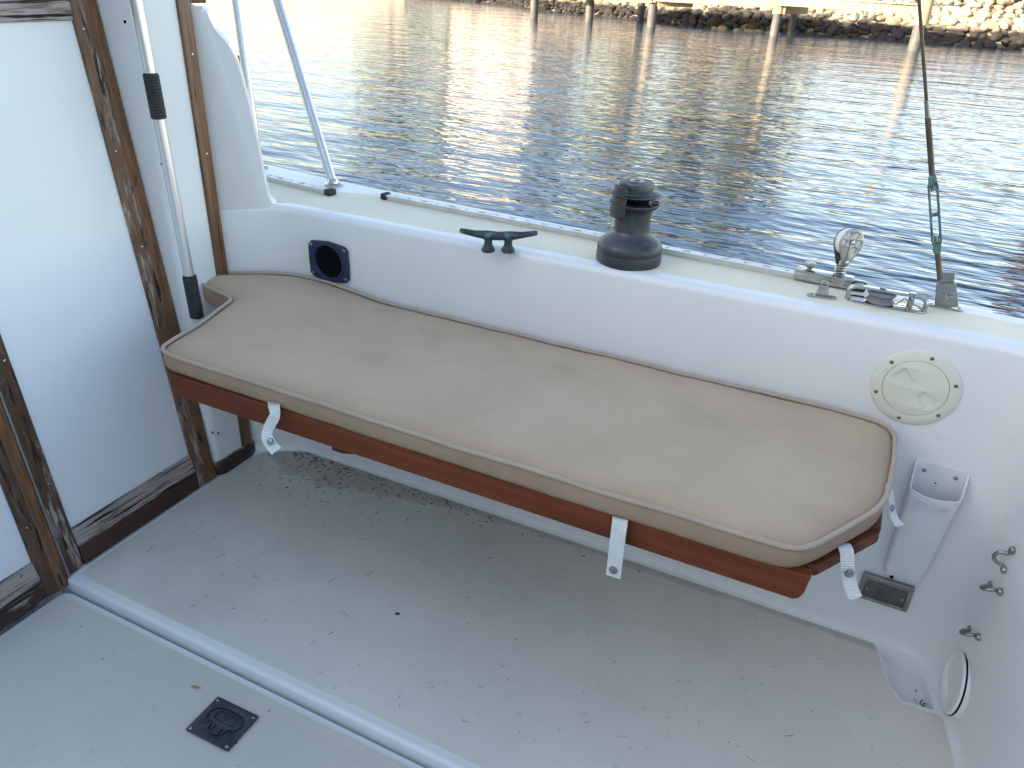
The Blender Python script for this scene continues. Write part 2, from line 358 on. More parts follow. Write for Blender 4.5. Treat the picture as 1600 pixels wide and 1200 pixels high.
# side decks with hull topsides
outer = [(-6.0, 2.0), (-4.2, 2.17), (-3.0, 2.21), (-2.02, 2.165), (-1.79, 2.13), (-1.45, 2.098), (-.57, 2.045), (-.02, 2.0), (.36, 1.956), (1.2, 1.80), (2.1, 1.5)]
def deck(name, s):
    inner = [(-6.0, 1.60), (-4.2, 1.69), (-3.0, 1.71), (-2.02, 1.70), (-1.79, 1.70), (-1.64, 1.771), (-1.5, 1.792), (-.02, 1.792), (.27, 1.792)] + circle(.30, 1.64, .152, 5, math.radians(80), math.radians(8), True) + [(.485, 1.5), (.51, 1.35), (.56, .7), (.565, 0)]
    out = outer[:8] + [(.15, 1.98), (.36, 1.956), (.6, 1.92), (.85, 1.87), (1.2, 1.80), (1.6, 1.68), (2.1, 1.5), (2.15, 1.0), (2.17, .6), (2.18, 0)]
    def res(P, n=90):
        P = np.array(P); t = np.r_[0, np.cumsum(np.hypot(*np.diff(P, axis=0).T))]; u = np.linspace(0, t[-1], n)
        return list(zip(np.interp(u, t, P[:, 0]), np.interp(u, t, P[:, 1])))
    def rsx(P, xs): return [(x, float(np.interp(x, [p[0] for p in P], [p[1] for p in P]))) for x in xs]
    xs = sorted(set([-6, -5, -4.2, -3, -2.3, -2.02, -1.79, -1.64, -1.5, -1.2, -.9, -.57, -.3, -.02, .15, .27]))
    i0 = [p for p in inner if p[0] <= .27]; i1 = [p for p in inner if p[0] > .27]
    o1 = [p for p in out if p[0] > .27]
    inner = rsx(i0, xs) + res(i1, 24); out = rsx(out[:9] + [(.36, 1.956)], xs) + res(o1, 24)
    a, b = len(inner), len(out)
    bm = bmesh.new(); vs = [bm.verts.new((x, y * s, .860)) for x, y in inner] + [bm.verts.new((x, y * s, .860)) for x, y in out]
    for i in range(a - 1): bm.faces.new((vs[i], vs[i + 1], vs[a + i + 1], vs[a + i]))
    lo = [bm.verts.new((x, y * s, .845)) for x, y in out]; lo1 = [bm.verts.new((x + (0 if x < 2.1 else .01), (y + .012) * s, .83)) for x, y in out]; lo2 = [bm.verts.new((x * .97, y * .93 * s, -.35)) for x, y in out]
    ov = vs[a:]
    for r0, r1 in ((ov, lo), (lo, lo1), (lo1, lo2)):
        for i in range(b - 1): bm.faces.new((r0[i], r0[i + 1], r1[i + 1], r1[i]))
    return tag(frombm(name, bm, GEL, None, 30), kind='structure')
deck('side_deck', 1); deck('side_deck', -1)
# non-skid sheet on the near deck
ns_in = [(-1.60, 1.797), (-1.50, 1.802), (-.8, 1.802), (.27, 1.802), (.36, 1.79)]; ns_out = [(-1.66, 1.965), (-1.45, 2.035), (-.57, 1.99), (-.02, 1.945), (.22, 1.925), (.36, 1.915)]
ns = [(-2.6, 1.74), (-1.9, 1.74), (-1.69, 1.80)] + ns_in + ns_out[::-1] + [(-1.9, 2.0), (-2.6, 2.05)]
tag(prism('deck_nonskid', ns, .8603, .8616, DECKNS, None, .0010), kind='structure')
# ------------------------------------------------------------------ floor
LZ = -.027
fl = [(-1.80, .931), (.60, .931), (.60, 1.57), (.45, 1.57), (.405, 1.588), (.335, 1.583), (.305, 1.62), (.272, 1.745), (.265, 1.80), (-1.80, 1.80)]
bm = prismbm(fl, -.08, 0, 0)
edge = [e for e in bm.edges if all(abs(v.co.y - .931) < 1e-5 and abs(v.co.z) < 1e-5 for v in e.verts)]
bmesh.ops.bevel(bm, geom=edge, offset=.011, segments=4, affect='EDGES', profile=.5)
flo = tag(frombm('cockpit_floor', bm, GEL), kind='structure')
pad = [(-1.700, .957), (.47, .957), (.47, 1.42), (.456, 1.445), (.432, 1.560), (.405, 1.575), (.370, 1.568), (.335, 1.569), (.312, 1.59), (.298, 1.615), (.262, 1.742), (-1.58, 1.742), (-1.66, 1.715), (-1.716, 1.668), (-1.728, 1.5), (-1.728, .985), (-1.720, .964)]
prism('nonskid_pad', pad, .0005, .0035, FLOOR, flo, .0012)
# drain recess in the aft corner
rim = [(.272, 1.745), (.305, 1.62), (.335, 1.583), (.405, 1.588), (.45, 1.57), (.47, 1.60), (.45, 1.75), (.36, 1.80)]
rim = [Vector((x, y)) for x, y in rim]; cen = Vector((.375, 1.67)); V, Fc = [], []
rings = [(1.0, -.0005), (.95, -.004), (.86, -.020), (.7, -.030), (.35, -.034)]
for s, z in rings:
    for p in rim: q = cen + (p - cen) * s; V.append((q.x, q.y, z))
n = len(rim)
for i in range(len(rings) - 1):
    for k in range(n): Fc.append((i * n + k, i * n + (k + 1) % n, (i + 1) * n + (k + 1) % n, (i + 1) * n + k))
Fc.append(tuple((len(rings) - 1) * n + k for k in range(n)))
mesh('drain_well', V, Fc, GEL, flo, 80)
# hatch in the floor
hx = thing('floor_hatch', (-.6, .45, LZ), 'large pale grey floor hatch with a white rim and a flush black lift handle', 'hatch')
lid = [(-1.738, -.6), (.45, -.6), (.45, .918), (-1.712, .918), (-1.730, .911), (-1.738, .894)]
prism('lid', lid, LZ - .03, LZ, GEL, hx, .004)
lp = [(-1.716, -.55), (.44, -.55), (.44, .900), (-1.680, .900), (-1.705, .893), (-1.714, .874)]
prism('nonskid_pad', lp, LZ + .0005, LZ + .0035, FLOOR, hx, .0012)
tag(mesh('cockpit_floor_base', [(-1.8, -1.75, -.07), (.6, -1.75, -.07), (.6, 1.80, -.07), (-1.8, 1.80, -.07)], [(0, 1, 2, 3)], GEL, smooth=0), kind='structure')
tag(prism('cockpit_floor_port', [(-1.8, -1.75), (.6, -1.75), (.6, -.62), (-1.8, -.62)], -.08, 0, GEL), kind='structure')
# lift handle
hc = at(348, 1130, 2, LZ + .008); MH = frame((hc.x, hc.y, LZ + .0085), (0, 0, 1), (1, .02, 0))
seat_ = [(-.046, .033), (.046, .033), (.046, -.006), (.024, -.010), (.024, -.028), (.004, -.036), (-.020, -.028), (-.020, -.010), (-.046, -.006)]
seat_ = [(q.x, q.y) for q in smoothpath([Vector((x, y, 0)) for x, y in seat_], True, 2)]
hp = plate('handle_plate', [rrect(0, 0, .122, .100, .003), seat_], .004, BRZ, hx, MH, .0008)
prism('handle_recess', rrect(0, 0, .116, .094, .003), -.0046, -.0020, BRZ, hp, 0, MH)
rg_ = [(-.043, .030), (.043, .030), (.043, -.004), (.021, -.007), (.021, -.026), (.004, -.033), (-.017, -.026), (-.017, -.007), (-.043, -.004)]
rg_ = [(q.x, q.y) for q in smoothpath([Vector((x, y, 0)) for x, y in rg_], True, 2)]
plate('lift_ring', [rg_, rrect(0, .013, .058, .022, .006), rrect(-.009, -.019, .004, .016, .0015), rrect(.013, -.019, .004, .016, .0015)], .0028, BRZ, hp, MH @ Matrix.Translation((0, 0, -.0002)), .0008)
prism('finger_dish', [(.005 + .024 * math.cos(a), .020 - .018 * math.sin(a)) for a in [i * math.pi / 12 for i in range(13)]], -.0019, -.0010, BRZG, hp, .0004, MH)
def screw(parent, M, r=.0045, h=.0016, m=SS, slotted=True):
    s = lathe('screw', [(0, 0), (r, 0), (r * .93, h * .55), (r * .55, h), (0, h * 1.1)], m, parent, 14, M)
    if slotted and r > .004: box('screw_slot', (0, 0, h * 1.05), (r * 1.5, r * .28, h * .25), DARK, s if parent.parent is None else parent, 0, M @ Matrix.Rotation(random.uniform(0, 3), 4, 'Z'))
    return s
for sx in (-1, 1):
    for sy in (-1, 1): screw(hp, MH @ Matrix.Translation((sx * .053, sy * .042, .002)), .0048)
# ------------------------------------------------------------------ cabin bulkhead, post and doors
RK = .1; _vl = math.sqrt(1 + RK * RK)
MD = Matrix(((0, -RK / _vl, 1 / _vl, -1.76), (1, 0, 0, 0), (0, 1 / _vl, RK / _vl, 0), (0, 0, 0, 1)))   # local: x=Y, y=up the rake, z=out
cab = [(-5.5, 0), (-5.5, 1.35), (-3.4, 1.66), (-1.86, 1.69), (-1.86, -1.69), (-3.4, -1.66), (-5.5, -1.35)]
def cabin():
    V = []; Fc = []
    for z, off in ((.3, .0), (1.50, -.15), (1.96, -.15)):
        for x, y in cab: V.append((x + (off * .95 if x > -2 else 0), y * (1 - (z - .3) * .02), z))
    n = len(cab)
    for i in range(2):
        for k in range(n): Fc.append((i * n + k, i * n + (k + 1) % n, (i + 1) * n + (k + 1) % n, (i + 1) * n + k))
    Fc.append(tuple(2 * n + k for k in range(n)))
    return tag(mesh('cabin_trunk', V, Fc, GEL, None, 30), kind='structure')
cabin()
bhk = tag(mesh('cabin_bulkhead', [MD @ Vector(p) for p in [(-1.66, -.1, -.03), (1.62, -.1, -.03), (1.62, 1.97, -.03), (-1.66, 1.97, -.03), (-1.66, -.1, -.05), (1.62, -.1, -.05), (1.62, 1.97, -.05), (-1.66, 1.97, -.05)]],
    [(0, 1, 2, 3), (7, 6, 5, 4), (0, 4, 5, 1), (1, 5, 6, 2), (2, 6, 7, 3), (3, 7, 4, 0)], GEL, smooth=0), kind='structure')
# moulded post beside the door
pp = [(-1.98, 1.482)] + [(-1.775, 1.482)] + [(-1.775 + .030 * math.sin(a), 1.512 - .030 * math.cos(a)) for a in [i * math.pi / 16 for i in range(1, 9)]] + [(-1.745, 1.604), (-1.98, 1.604)]
pst = tag(prism('bulkhead_post', pp, .046, 1.97, GEL), kind='structure')
for (px, py) in ((195, 34), (332, 676), (341, 677)):
    p = at(px, py, 0, -1.745); lathe('screw_hole', [(0, .0003), (.0035, .0006), (.0042, 0)], DARK, pst, 10, frame((p.x + .0004, p.y, p.z), (1, 0, 0)))
def moulding(name, x0, x1, y0, y1, side, t, lowf, m1, m2, parent):
    """frame member in door space: flat face plus a sloping face towards the panel; returns main part"""
    # side: direction in which the sloping half lies: 'l','r','u'
    if side in 'lr':
        w = x1 - x0; a = x0 if side == 'l' else x1; s = 1 if side == 'l' else -1
        flat = [(a + s * w * .5, 0), (a + s * w, 0), (a + s * w, t), (a + s * w * .5, t)]
        slope = [(a, 0), (a + s * w * .497, 0), (a + s * w * .497, t * .98), (a, t * lowf)]
        Mx = MD @ Matrix(((1, 0, 0, 0), (0, 0, 1, 0), (0, 1, 0, 0), (0, 0, 0, 1)))
        A = prism(name, flat, y0, y1, m1, parent, 0, Mx); B = prism('bevelled_edge', slope, y0, y1, m2, A, 0, Mx)
    else:
        w = y1 - y0
        flat = [(y0, 0), (y0 + w * .5, 0), (y0 + w * .5, t), (y0, t)]
        slope = [(y0 + w * .503, 0), (y1, 0), (y1, t * lowf), (y0 + w * .503, t * .98)]
        if side == 'd':
            flat = [(y0 + w * .5, 0), (y1, 0), (y1, t), (y0 + w * .5, t)]; slope = [(y0, 0), (y0 + w * .497, 0), (y0 + w * .497, t * .98), (y0, t * lowf)]
        Mx = MD @ Matrix(((0, 0, 1, 0), (1, 0, 0, 0), (0, 1, 0, 0), (0, 0, 0, 1)))
        A = prism(name, flat, x0, x1, m1, parent, 0, Mx); B = prism('bevelled_edge', slope, x0, x1, m2, A, 0, Mx)
    for o in (A, B):
        md = o.modifiers.new('b', 'BEVEL'); md.width = .0015; md.segments = 2; md.limit_method = 'ANGLE'
    return A
TOPS = 1.365
d1 = thing('cabin_door', MD @ Vector((1.2, 0, 0)), 'white panelled cabin door with weathered teak frame, next to the bench', 'door')
box('panel', (1.2, .735, -.006), (.44, 1.30, .018), GELP, d1, 0, MD)
moulding('stile', 1.408, 1.478, .004, 1.50, 'l', .020, .55, WBR, WVG, d1)
moulding('stile', .942, .990, .004, 1.50, 'r', .018, .6, WV, WV, d1)
moulding('bottom_rail', .9905, 1.4075, .004, .122, 'u', .018, .55, WH, WHG, d1)
moulding('top_rail', .9905, 1.4075, TOPS, 1.50, 'd', .018, .55, WHG, WHG, d1)
tube('piano_hinge', [MD @ Vector((.9385, y, .017)) for y in np.linspace(0, 1.49, 12)], .0045, SSD, d1, 8)
for (x, y) in ((1.425, 1.345), (1.425, 1.05), (1.427, .79), (1.428, .55), (1.425, .36), (.975, .63), (.973, .28), (1.2, TOPS + .02), (1.09, TOPS + .02)):
    screw(d1, MD @ Matrix.Translation((x, y, .0165)), .0042)
d2 = thing('cabin_door', MD @ Vector((.6, 0, 0)), 'second white cabin door with rotted teak frame at the lower left picture edge', 'door')
box('panel', (.56, .72, -.006), (.64, 1.36, .018), GELP, d2, 0, MD)
moulding('stile', .870, .934, -.022, 1.50, 'l', .018, .6, WBR, WV, d2)
moulding('bottom_rail', .24, .8695, -.022, .097, 'u', .018, .55, WDK, WHG, d2)
moulding('top_rail', .24, .8695, TOPS, 1.50, 'd', .018, .55, WHG, WHG, d2)
moulding('stile', .175, .2395, -.022, 1.50, 'r', .018, .6, WV, WV, d2)
for (x, y) in ((.885, .43), (.885, .20), (.83, .085)): screw(d2, MD @ Matrix.Translation((x, y, .0165)), .0042)
# strip and base trim by the post
ts = thing('corner_trim', (-1.745, 1.62, .0), 'narrow teak trim strip running up the corner beside the white post', 'trim')
box('strip', (-1.752, 1.6255, .74), (.030, .042, 1.40), WBR, ts, .003)
prism('base_board', [(-1.80, 1.484), (-1.752, 1.484), (-1.738, 1.498), (-1.732, 1.52), (-1.732, 1.63), (-1.738, 1.655), (-1.75, 1.664), (-1.80, 1.664)], .002, .052, WDK, ts, .008)
box('cap_board', (-1.78, 1.66, 1.412), (.05, .12, .022), WV, ts, .004)
for z in (1.28, 1.02): 
    p = (-1.737, 1.628, z); screw(ts, frame(p, (1, 0, 0)), .004)
# upright moulded wing beyond the strip
nC = Vector((.11, -.15, 0)).normalized(); uC = Vector((.15, .11, 0)).normalized(); oC = Vector((-1.76, 1.65, 0))
def cpt(px, py):
    r = Rm @ np.array([px - 800, py - 600, F]); r = Vector(r); c = Vector((0, 0, 1.5)); t = (oC - c).dot(nC) / r.dot(nC); P = c + r * t
    return ((P - oC).dot(uC), P.z)
wcv = [Vector((*cpt(*p), 0)) for p in [(300, 10), (313, 10), (321, 14), (328, 32), (336, 47), (347, 59), (359, 73), (368, 91), (376, 115), (389, 165), (401, 218), (411, 270), (416, 295), (420, 309), (424, 316), (430, 320)]]
wing = [(-.012, .74), (-.012, 1.402)] + [(q.x, q.y) for q in smoothpath(wcv, False, 2)] + [(.165, .845), (.165, .74)]
MW = frame(oC - nC * .0, nC, uC)
wg = prism('coaming_wing', wing, -.050, -.0012, GEL, None, .012, MW); tag(wg, kind='structure')
# ------------------------------------------------------------------ bench and cushion
bn = thing('bench', (-.7, 1.45, .53), 'varnished teak slatted bench fixed along the cockpit side under the tan cushion', 'bench')
fb = [(-1.492, .524), (.030, .524), (.040, .530), (.046, .544), (.048, .566), (.050, .578), (.050, .584), (-1.486, .584)]
MFx = Matrix(((1, 0, 0, 0), (0, 0, 1, 0), (0, 1, 0, 0), (0, 0, 0, 1)))
f_ = prism('front_board', fb, 1.178, 1.204, TEAK, bn, 0, MFx); md = f_.modifiers.new('b', 'BEVEL'); md.width = .003; md.segments = 2; md.limit_method = 'ANGLE'
def xe(y): return min(.066 + (y - 1.205) * .60, .168) - .013
for i in range(6):
    y0 = 1.212 + i * .0905; y1 = y0 + .073; x0 = -1.50 - (y0 - 1.19) * .12 if y0 < 1.5 else -1.715
    o = prism('slat', [(x0, y0), (xe(y0), y0), (xe((y0 + y1) / 2), (y0 + y1) / 2), (xe(y1), y1), (x0, y1)], .560, .5825, SLAT, bn, 0)
    md = o.modifiers.new('b', 'BEVEL'); md.width = .006; md.segments = 3; md.limit_method = 'ANGLE'
for x in (-1.20, -.35):
    br = [(1.20, .577), (1.75, .577), (1.75, .20), (1.70, .20), (1.66, .205), (1.30, .50), (1.20, .53)]
    br = [(1.21, .558), (1.755, .558), (1.755, .22), (1.62, .165) if False else (1.66, .22), (1.30, .50), (1.21, .535)]
    prism('bracket', br, x - .015, x + .015, TEAKD, bn, .003, Matrix(((0, 0, 1, 0), (1, 0, 0, 0), (0, 1, 0, 0), (0, 0, 0, 1))))
bt = at(538, 704, 1, 1.52)
prism('bracket_foot', [(1.49, bt.z + .32), (1.56, bt.z + .32), (1.56, bt.z - .01), (1.54, bt.z - .02), (1.49, bt.z + .012)], bt.x - .02, bt.x + .02, TEAKD, bn, .004, Matrix(((0, 0, 1, 0), (1, 0, 0, 0), (0, 1, 0, 0), (0, 0, 0, 1))))
# cushion
oc = [(-1.768, 1.575), (-1.772, 1.61), (-1.752, 1.642), (-1.68, 1.688), (-1.61, 1.730), (-1.55, 1.742), (-1.40, 1.744), (-1.0, 1.744), (-.5, 1.744), (0, 1.744), (.088, 1.740), (.135, 1.728), (.154, 1.69), (.156, 1.58), (.150, 1.44), (.136, 1.378),
      (.067, 1.252), (.032, 1.196), (.004, 1.178), (-.04, 1.174), (-.5, 1.173), (-1.0, 1.178), (-1.44, 1.187), (-1.505, 1.189), (-1.538, 1.206), (-1.550, 1.245), (-1.588, 1.480), (-1.592, 1.506), (-1.612, 1.520), (-1.66, 1.530), (-1.735, 1.545), (-1.758, 1.556)]
dense = []
for i in range(len(oc)):
    a, b = Vector(oc[i]), Vector(oc[(i + 1) % len(oc)]); k = max(1, int((b - a).length / .05))
    dense += [a + (b - a) * j / k for j in range(k)]
ol = [Vector((p.x, p.y)) for p in smoothpath([Vector((p.x, p.y, 0)) for p in dense], True, 1)]
def zedge(x, y):
    r = max(0, min(1, (-1.15 - x) / .35)); b = max(0, min(1, (y - 1.35) / .25))
    return .633 + .024 * r * r * (3 - 2 * r) * b + .0026 * noise.noise(Vector((x * 4.5, y * 4, 2))) + .0022 * noise.noise(Vector((x * 13, y * 9, 5)))
def zbot(x, y): return .583 + .002 * noise.noise(Vector((x * 7, y * 3, 9))) + max(0, (zedge(x, y) - .640)) * .9
def segdist(P):
    A = np.array([(p.x, p.y) for p in ol]); B = np.roll(A, -1, 0); D = B - A
    t = np.clip(((P[:, None, :] - A) * D).sum(2) / ((D * D).sum(1) + 1e-12), 0, 1)
    return np.sqrt((((A + D * t[..., None]) - P[:, None, :]) ** 2).sum(2)).min(1)
cu = thing('seat_cushion', (-.7, 1.45, .6), 'long tan canvas seat cushion with piped edges lying on the teak bench', 'cushion')
bm = bmesh.new(); fc = bm.faces.new([bm.verts.new((p.x, p.y, 0)) for p in ol])
for x in np.arange(-1.78, .17, .022): bmesh.ops.bisect_plane(bm, geom=bm.verts[:] + bm.edges[:] + bm.faces[:], plane_co=(x, 0, 0), plane_no=(1, 0, 0), dist=1e-5)
for y in np.arange(1.18, 1.75, .022): bmesh.ops.bisect_plane(bm, geom=bm.verts[:] + bm.edges[:] + bm.faces[:], plane_co=(0, y, 0), plane_no=(0, 1, 0), dist=1e-5)
bm.verts.ensure_lookup_table()
Pn = np.array([(v.co.x, v.co.y) for v in bm.verts]); dd = segdist(Pn)
for v, d in zip(bm.verts, dd):
    x, y = v.co.x, v.co.y
    puff = .013 * (1 - math.exp(-d / .020)) + .010 * (1 - math.exp(-d / .12))
    wr = .0032 * noise.noise(Vector((x * 5, y * 7, 0))) + .0016 * noise.noise(Vector((x * 14, y * 17, 3))) + .0010 * noise.noise(Vector((x * 34, y * 30, 3)))
    v.co.z = zedge(x, y) - .007 + puff * 1.15 + wr * min(1, d / .03)
tc_ = frombm('top_cover', bm, CUSH, cu, 60)
ca_t = tc_.data.attributes.new('fade', 'FLOAT', 'POINT'); dd2 = segdist(np.array([(v.co.x, v.co.y) for v in tc_.data.vertices]))
for i, d in enumerate(dd2): v = tc_.data.vertices[i].co; ca_t.data[i].value = 1 - math.exp(-(d + .010 * noise.noise(v * 9)) / .035) * (.75 + .5 * noise.noise(v * 5))
def fade_mix(m, edge):                                       # the canvas has faded away from its seams
    N, L = m.node_tree.nodes, m.node_tree.links; P = N['Principled BSDF']; src = P.inputs['Base Color'].links[0].from_socket
    at_ = N.new('ShaderNodeAttribute'); at_.attribute_name = 'fade'; t = N.new('ShaderNodeMix'); t.data_type = 'RGBA'; L.new(at_.outputs['Fac'], t.inputs['Factor'])
    t.inputs[6].default_value = (*edge, 1); L.new(src, t.inputs[7]); L.new(t.outputs[2], P.inputs['Base Color'])
fade_mix(CUSH, (.40, .28, .18))
V, Fc = [], []; n = len(ol)
prof = [(0, 0.0), (.25, .004), (.6, .005), (1, -.002)]
cen = [sum((p for p in ol), Vector((0, 0))) / n][0]
nrm = []
for i in range(n):
    t = (ol[(i + 1) % n] - ol[i - 1]).normalized(); nrm.append(Vector((t.y, -t.x)))
area = sum(ol[i].x * ol[(i + 1) % n].y - ol[(i + 1) % n].x * ol[i].y for i in range(n)); sg = 1 if area > 0 else -1
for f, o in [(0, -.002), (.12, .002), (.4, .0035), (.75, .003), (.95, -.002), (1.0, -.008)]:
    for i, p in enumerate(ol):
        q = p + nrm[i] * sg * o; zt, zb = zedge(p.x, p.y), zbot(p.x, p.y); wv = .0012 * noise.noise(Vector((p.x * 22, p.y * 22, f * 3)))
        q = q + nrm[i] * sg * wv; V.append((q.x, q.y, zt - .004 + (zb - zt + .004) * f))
for r in range(5):
    for i in range(n): Fc.append((r * n + i, r * n + (i + 1) % n, (r + 1) * n + (i + 1) % n, (r + 1) * n + i))
Fc.append(tuple(5 * n + i for i in range(n)))
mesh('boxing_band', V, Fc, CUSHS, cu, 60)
tube('piping', [(p.x + nrm[i].x * sg * .0015, p.y + nrm[i].y * sg * .0015, zedge(p.x, p.y) + .0008) for i, p in enumerate(ol)], .0054, PIPE, cu, 8, True)
def ribbon(name, P, wdir, w, m, parent, t=.0016):
    P = smoothpath(P, False, 2); V, Fc = [], []
    for i, p in enumerate(P):
        a, b = P[max(i - 1, 0)], P[min(i + 1, len(P) - 1)]; T = (b - a).normalized()
        wd = wdir(i / (len(P) - 1)) if callable(wdir) else Vector(wdir)
        wd = (wd - T * wd.dot(T)).normalized(); nn = T.cross(wd)
        for s, q in ((-1, -1), (1, -1), (1, 1), (-1, 1)): V.append(p + wd * (s * w / 2) + nn * (q * t / 2))
    for i in range(len(P) - 1):
        for k in range(4): Fc.append((i * 4 + k, i * 4 + (k + 1) % 4, i * 4 + 4 + (k + 1) % 4, i * 4 + 4 + k))
    Fc += [(0, 1, 2, 3), tuple(len(P) * 4 - 4 + k for k in range(4))]
    return mesh(name, V, Fc, m, parent, 40), P
def strap(P, wd, sn, snn, w=.027):
    o, Q = ribbon('strap', P, wd, w, WEB, cu); c = Vector(sn); nn = Vector(snn).normalized()
    lathe('snap', [(0, .0046), (.0035, .0044), (.0074, .0028), (.0086, .0004), (.0086, -.0005)], SSD, o, 18, frame(c, nn))
strap([at(427, 628, 1, 1.185), at(428, 634, 1, 1.160), at(431, 648, 1, 1.150), at(424, 660, 1, 1.146), at(416, 676, 1, 1.138), at(419, 690, 1, 1.120), at(432, 705, 1, 1.108)], (1, .15, .0), at(422.5, 690, 1, 1.114), (.1, -1, .45), .026)
strap([at(969, 806, 1, 1.188), at(969, 814, 1, 1.160), at(966, 835, 1, 1.154), at(963, 860, 1, 1.152), at(958, 901, 1, 1.150)], (1, 0, .04), at(958.5, 891, 1, 1.149), (.1, -1, .1), .030)
strap([at(1316, 850, 1, 1.30), at(1322, 856, 1, 1.285), at(1324, 872, 1, 1.275), at(1324, 893, 1, 1.27), at(1328, 915, 1, 1.265), at(1337, 935, 1, 1.255)], (.85, .5, .1), at(1327, 896, 1, 1.264), (.5, -1, .1), .026)
strap([at(1384, 765, 1, 1.46), at(1391, 772, 1, 1.47), at(1393, 785, 1, 1.48), at(1394, 800, 1, 1.47), at(1398, 812, 1, 1.46), at(1406, 822, 1, 1.45)], (.3, .9, 0), at(1393, 795, 1, 1.472), (1, -.4, .1), .026)
# ------------------------------------------------------------------ telescopic pole
pb, pt = at(308, 495, 2, .603), at(213, 0, 0, -1.712)
ax = (pt - pb).normalized(); pt = pb + ax * 1.25
pole = thing('boat_pole', pb, 'aluminium boat pole with black foam grips leaning against the white post', 'pole')
tube('shaft', [pb + ax * .01, pt], .0140, ALU, pole, 24)
def grip(name, s0, s1):
    P = []; R = []; n = int((s1 - s0) / .0035)
    for i in range(n + 1):
        P.append(pb + ax * (s0 + (s1 - s0) * i / n)); R.append(.0188 + (.0007 if i % 2 else -.0003) - (.004 if i in (0, n) else 0))
    V, Fc = tubedata(P, R, 24); mesh(name, V, Fc, BLK, pole, 25)
def along(px, py):
    best = min(np.linspace(0, 1.3, 1300), key=lambda s: abs(proj(pb + ax * s)[1] - py)); return best
def proj(P):
    c = Rm.T @ (np.array(P) - np.array([0, 0, 1.5])); return 800 + F * c[0] / c[2], 600 + F * c[1] / c[2]
grip('foam_grip', -.003, along(0, 430)); grip('foam_grip', along(0, 186), along(0, 114))
kp = at(252, 256, 0, -1.742); lathe('pole_clip', [(0, .02), (.005, .019), (.006, .012), (.003, .010), (.003, 0)], SSD, None, 12, frame(kp, (1, -.2, 0)))
tag(bpy.data.objects['pole_clip'], 'small metal stud on the white post behind the pole', 'stud')
# ------------------------------------------------------------------ fittings on the side wall
WYv = 1.760
def wallM(x, z, y=WYv): return frame((x, y, z), (0, -1, 0), (1, 0, 0))   # local x = aft, y = up, z = out of the wall
def lx(px, py, y=WYv): p = at(px, py, 1, y); return p.x, p.z
x, z = lx(516, 408); ft = thing('through_fitting', (x, WYv, z), 'navy blue plastic flange with a round dark opening, above the cushion', 'fitting')
M_ = wallM(x, z)
pl = rrect(0, 0, .138, .110, .014, 4); pl = [(px_ * (1 + .0 * py_), py_ + .006 * (1 - (px_ / .07) ** 2) * (1 if py_ > 0 else -1)) for px_, py_ in pl]
flg = rrect(0, 0, .142, .112, .012, 4)[:]
fl2 = [(-.071, -.045), (-.060, -.056), (-.035, -.059), (0, -.063), (.035, -.059), (.060, -.056), (.071, -.045), (.073, 0), (.071, .045), (.060, .056), (.035, .059), (0, .063), (-.035, .059), (-.060, .056), (-.071, .045), (-.073, 0)]
plate('flange', [fl2, circle(0, 0, .052, 36)], .010, NAVY, ft, M_ @ Matrix.Translation((0, 0, .005)), .0025)
lathe('collar', [(.059, .009), (.058, .013), (.052, .013), (.0495, .009), (.049, 0), (.0475, .003)], NAVY, ft, 36, M_, False)
lathe('bore_shade', [(.051, .004), (.049, .003), (.044, .002), (0, .0018)], DARK, ft, 36, M_)  # flat black disc on the solid wall, painted for the opening's shaded depth
lathe('inner_plug', [(.016, .002), (.015, .005), (.011, .006), (.010, .003), (0, .003)], DARK, ft, 24, M_ @ Matrix.Translation((.0, .006, 0)))
for sx in (-1, 1):
    for sy in (-1, 1): screw(ft, M_ @ Matrix.Translation((sx * .060, sy * .045, .0098)), .0052)
# round inspection plate
x, z = lx(1430, 606); dp = thing('inspection_plate', (x, WYv, z), 'round cream inspection plate with six screws in the cockpit wall', 'deck plate'); M_ = wallM(x, z)
lathe('ring', [(.091, 0), (.0905, .003), (.088, .0048), (.070, .0062), (.0672, .0062), (.0665, .003)], CREAM, dp, 64, M_, False)
def wedge(a):
    c = math.cos(a); s = math.sin(a); R = lambda q: (q[0] * c - q[1] * s, q[0] * s + q[1] * c)
    return [R(q) for q in [(.014, -.006), (.016, -.009), (.049, -.017), (.052, -.014), (.054, 0), (.052, .014), (.049, .017), (.016, .009), (.014, .006)]]
ca = math.radians(-38)
plate('lid', [circle(0, 0, .0660, 56), wedge(ca), wedge(ca + math.pi)], .0056, CREAM, dp, M_ @ Matrix.Translation((0, 0, .0034)), .0006)
lathe('lid_back', [(.0655, .0003), (.064, .0016), (0, .0016)], CREAM, dp, 32, M_)
for k in range(6):
    a = math.radians(20 + 60 * k); screw(dp, M_ @ Matrix.Translation((.079 * math.cos(a), .079 * math.sin(a), .0052)), .0046, .0022, SSD)
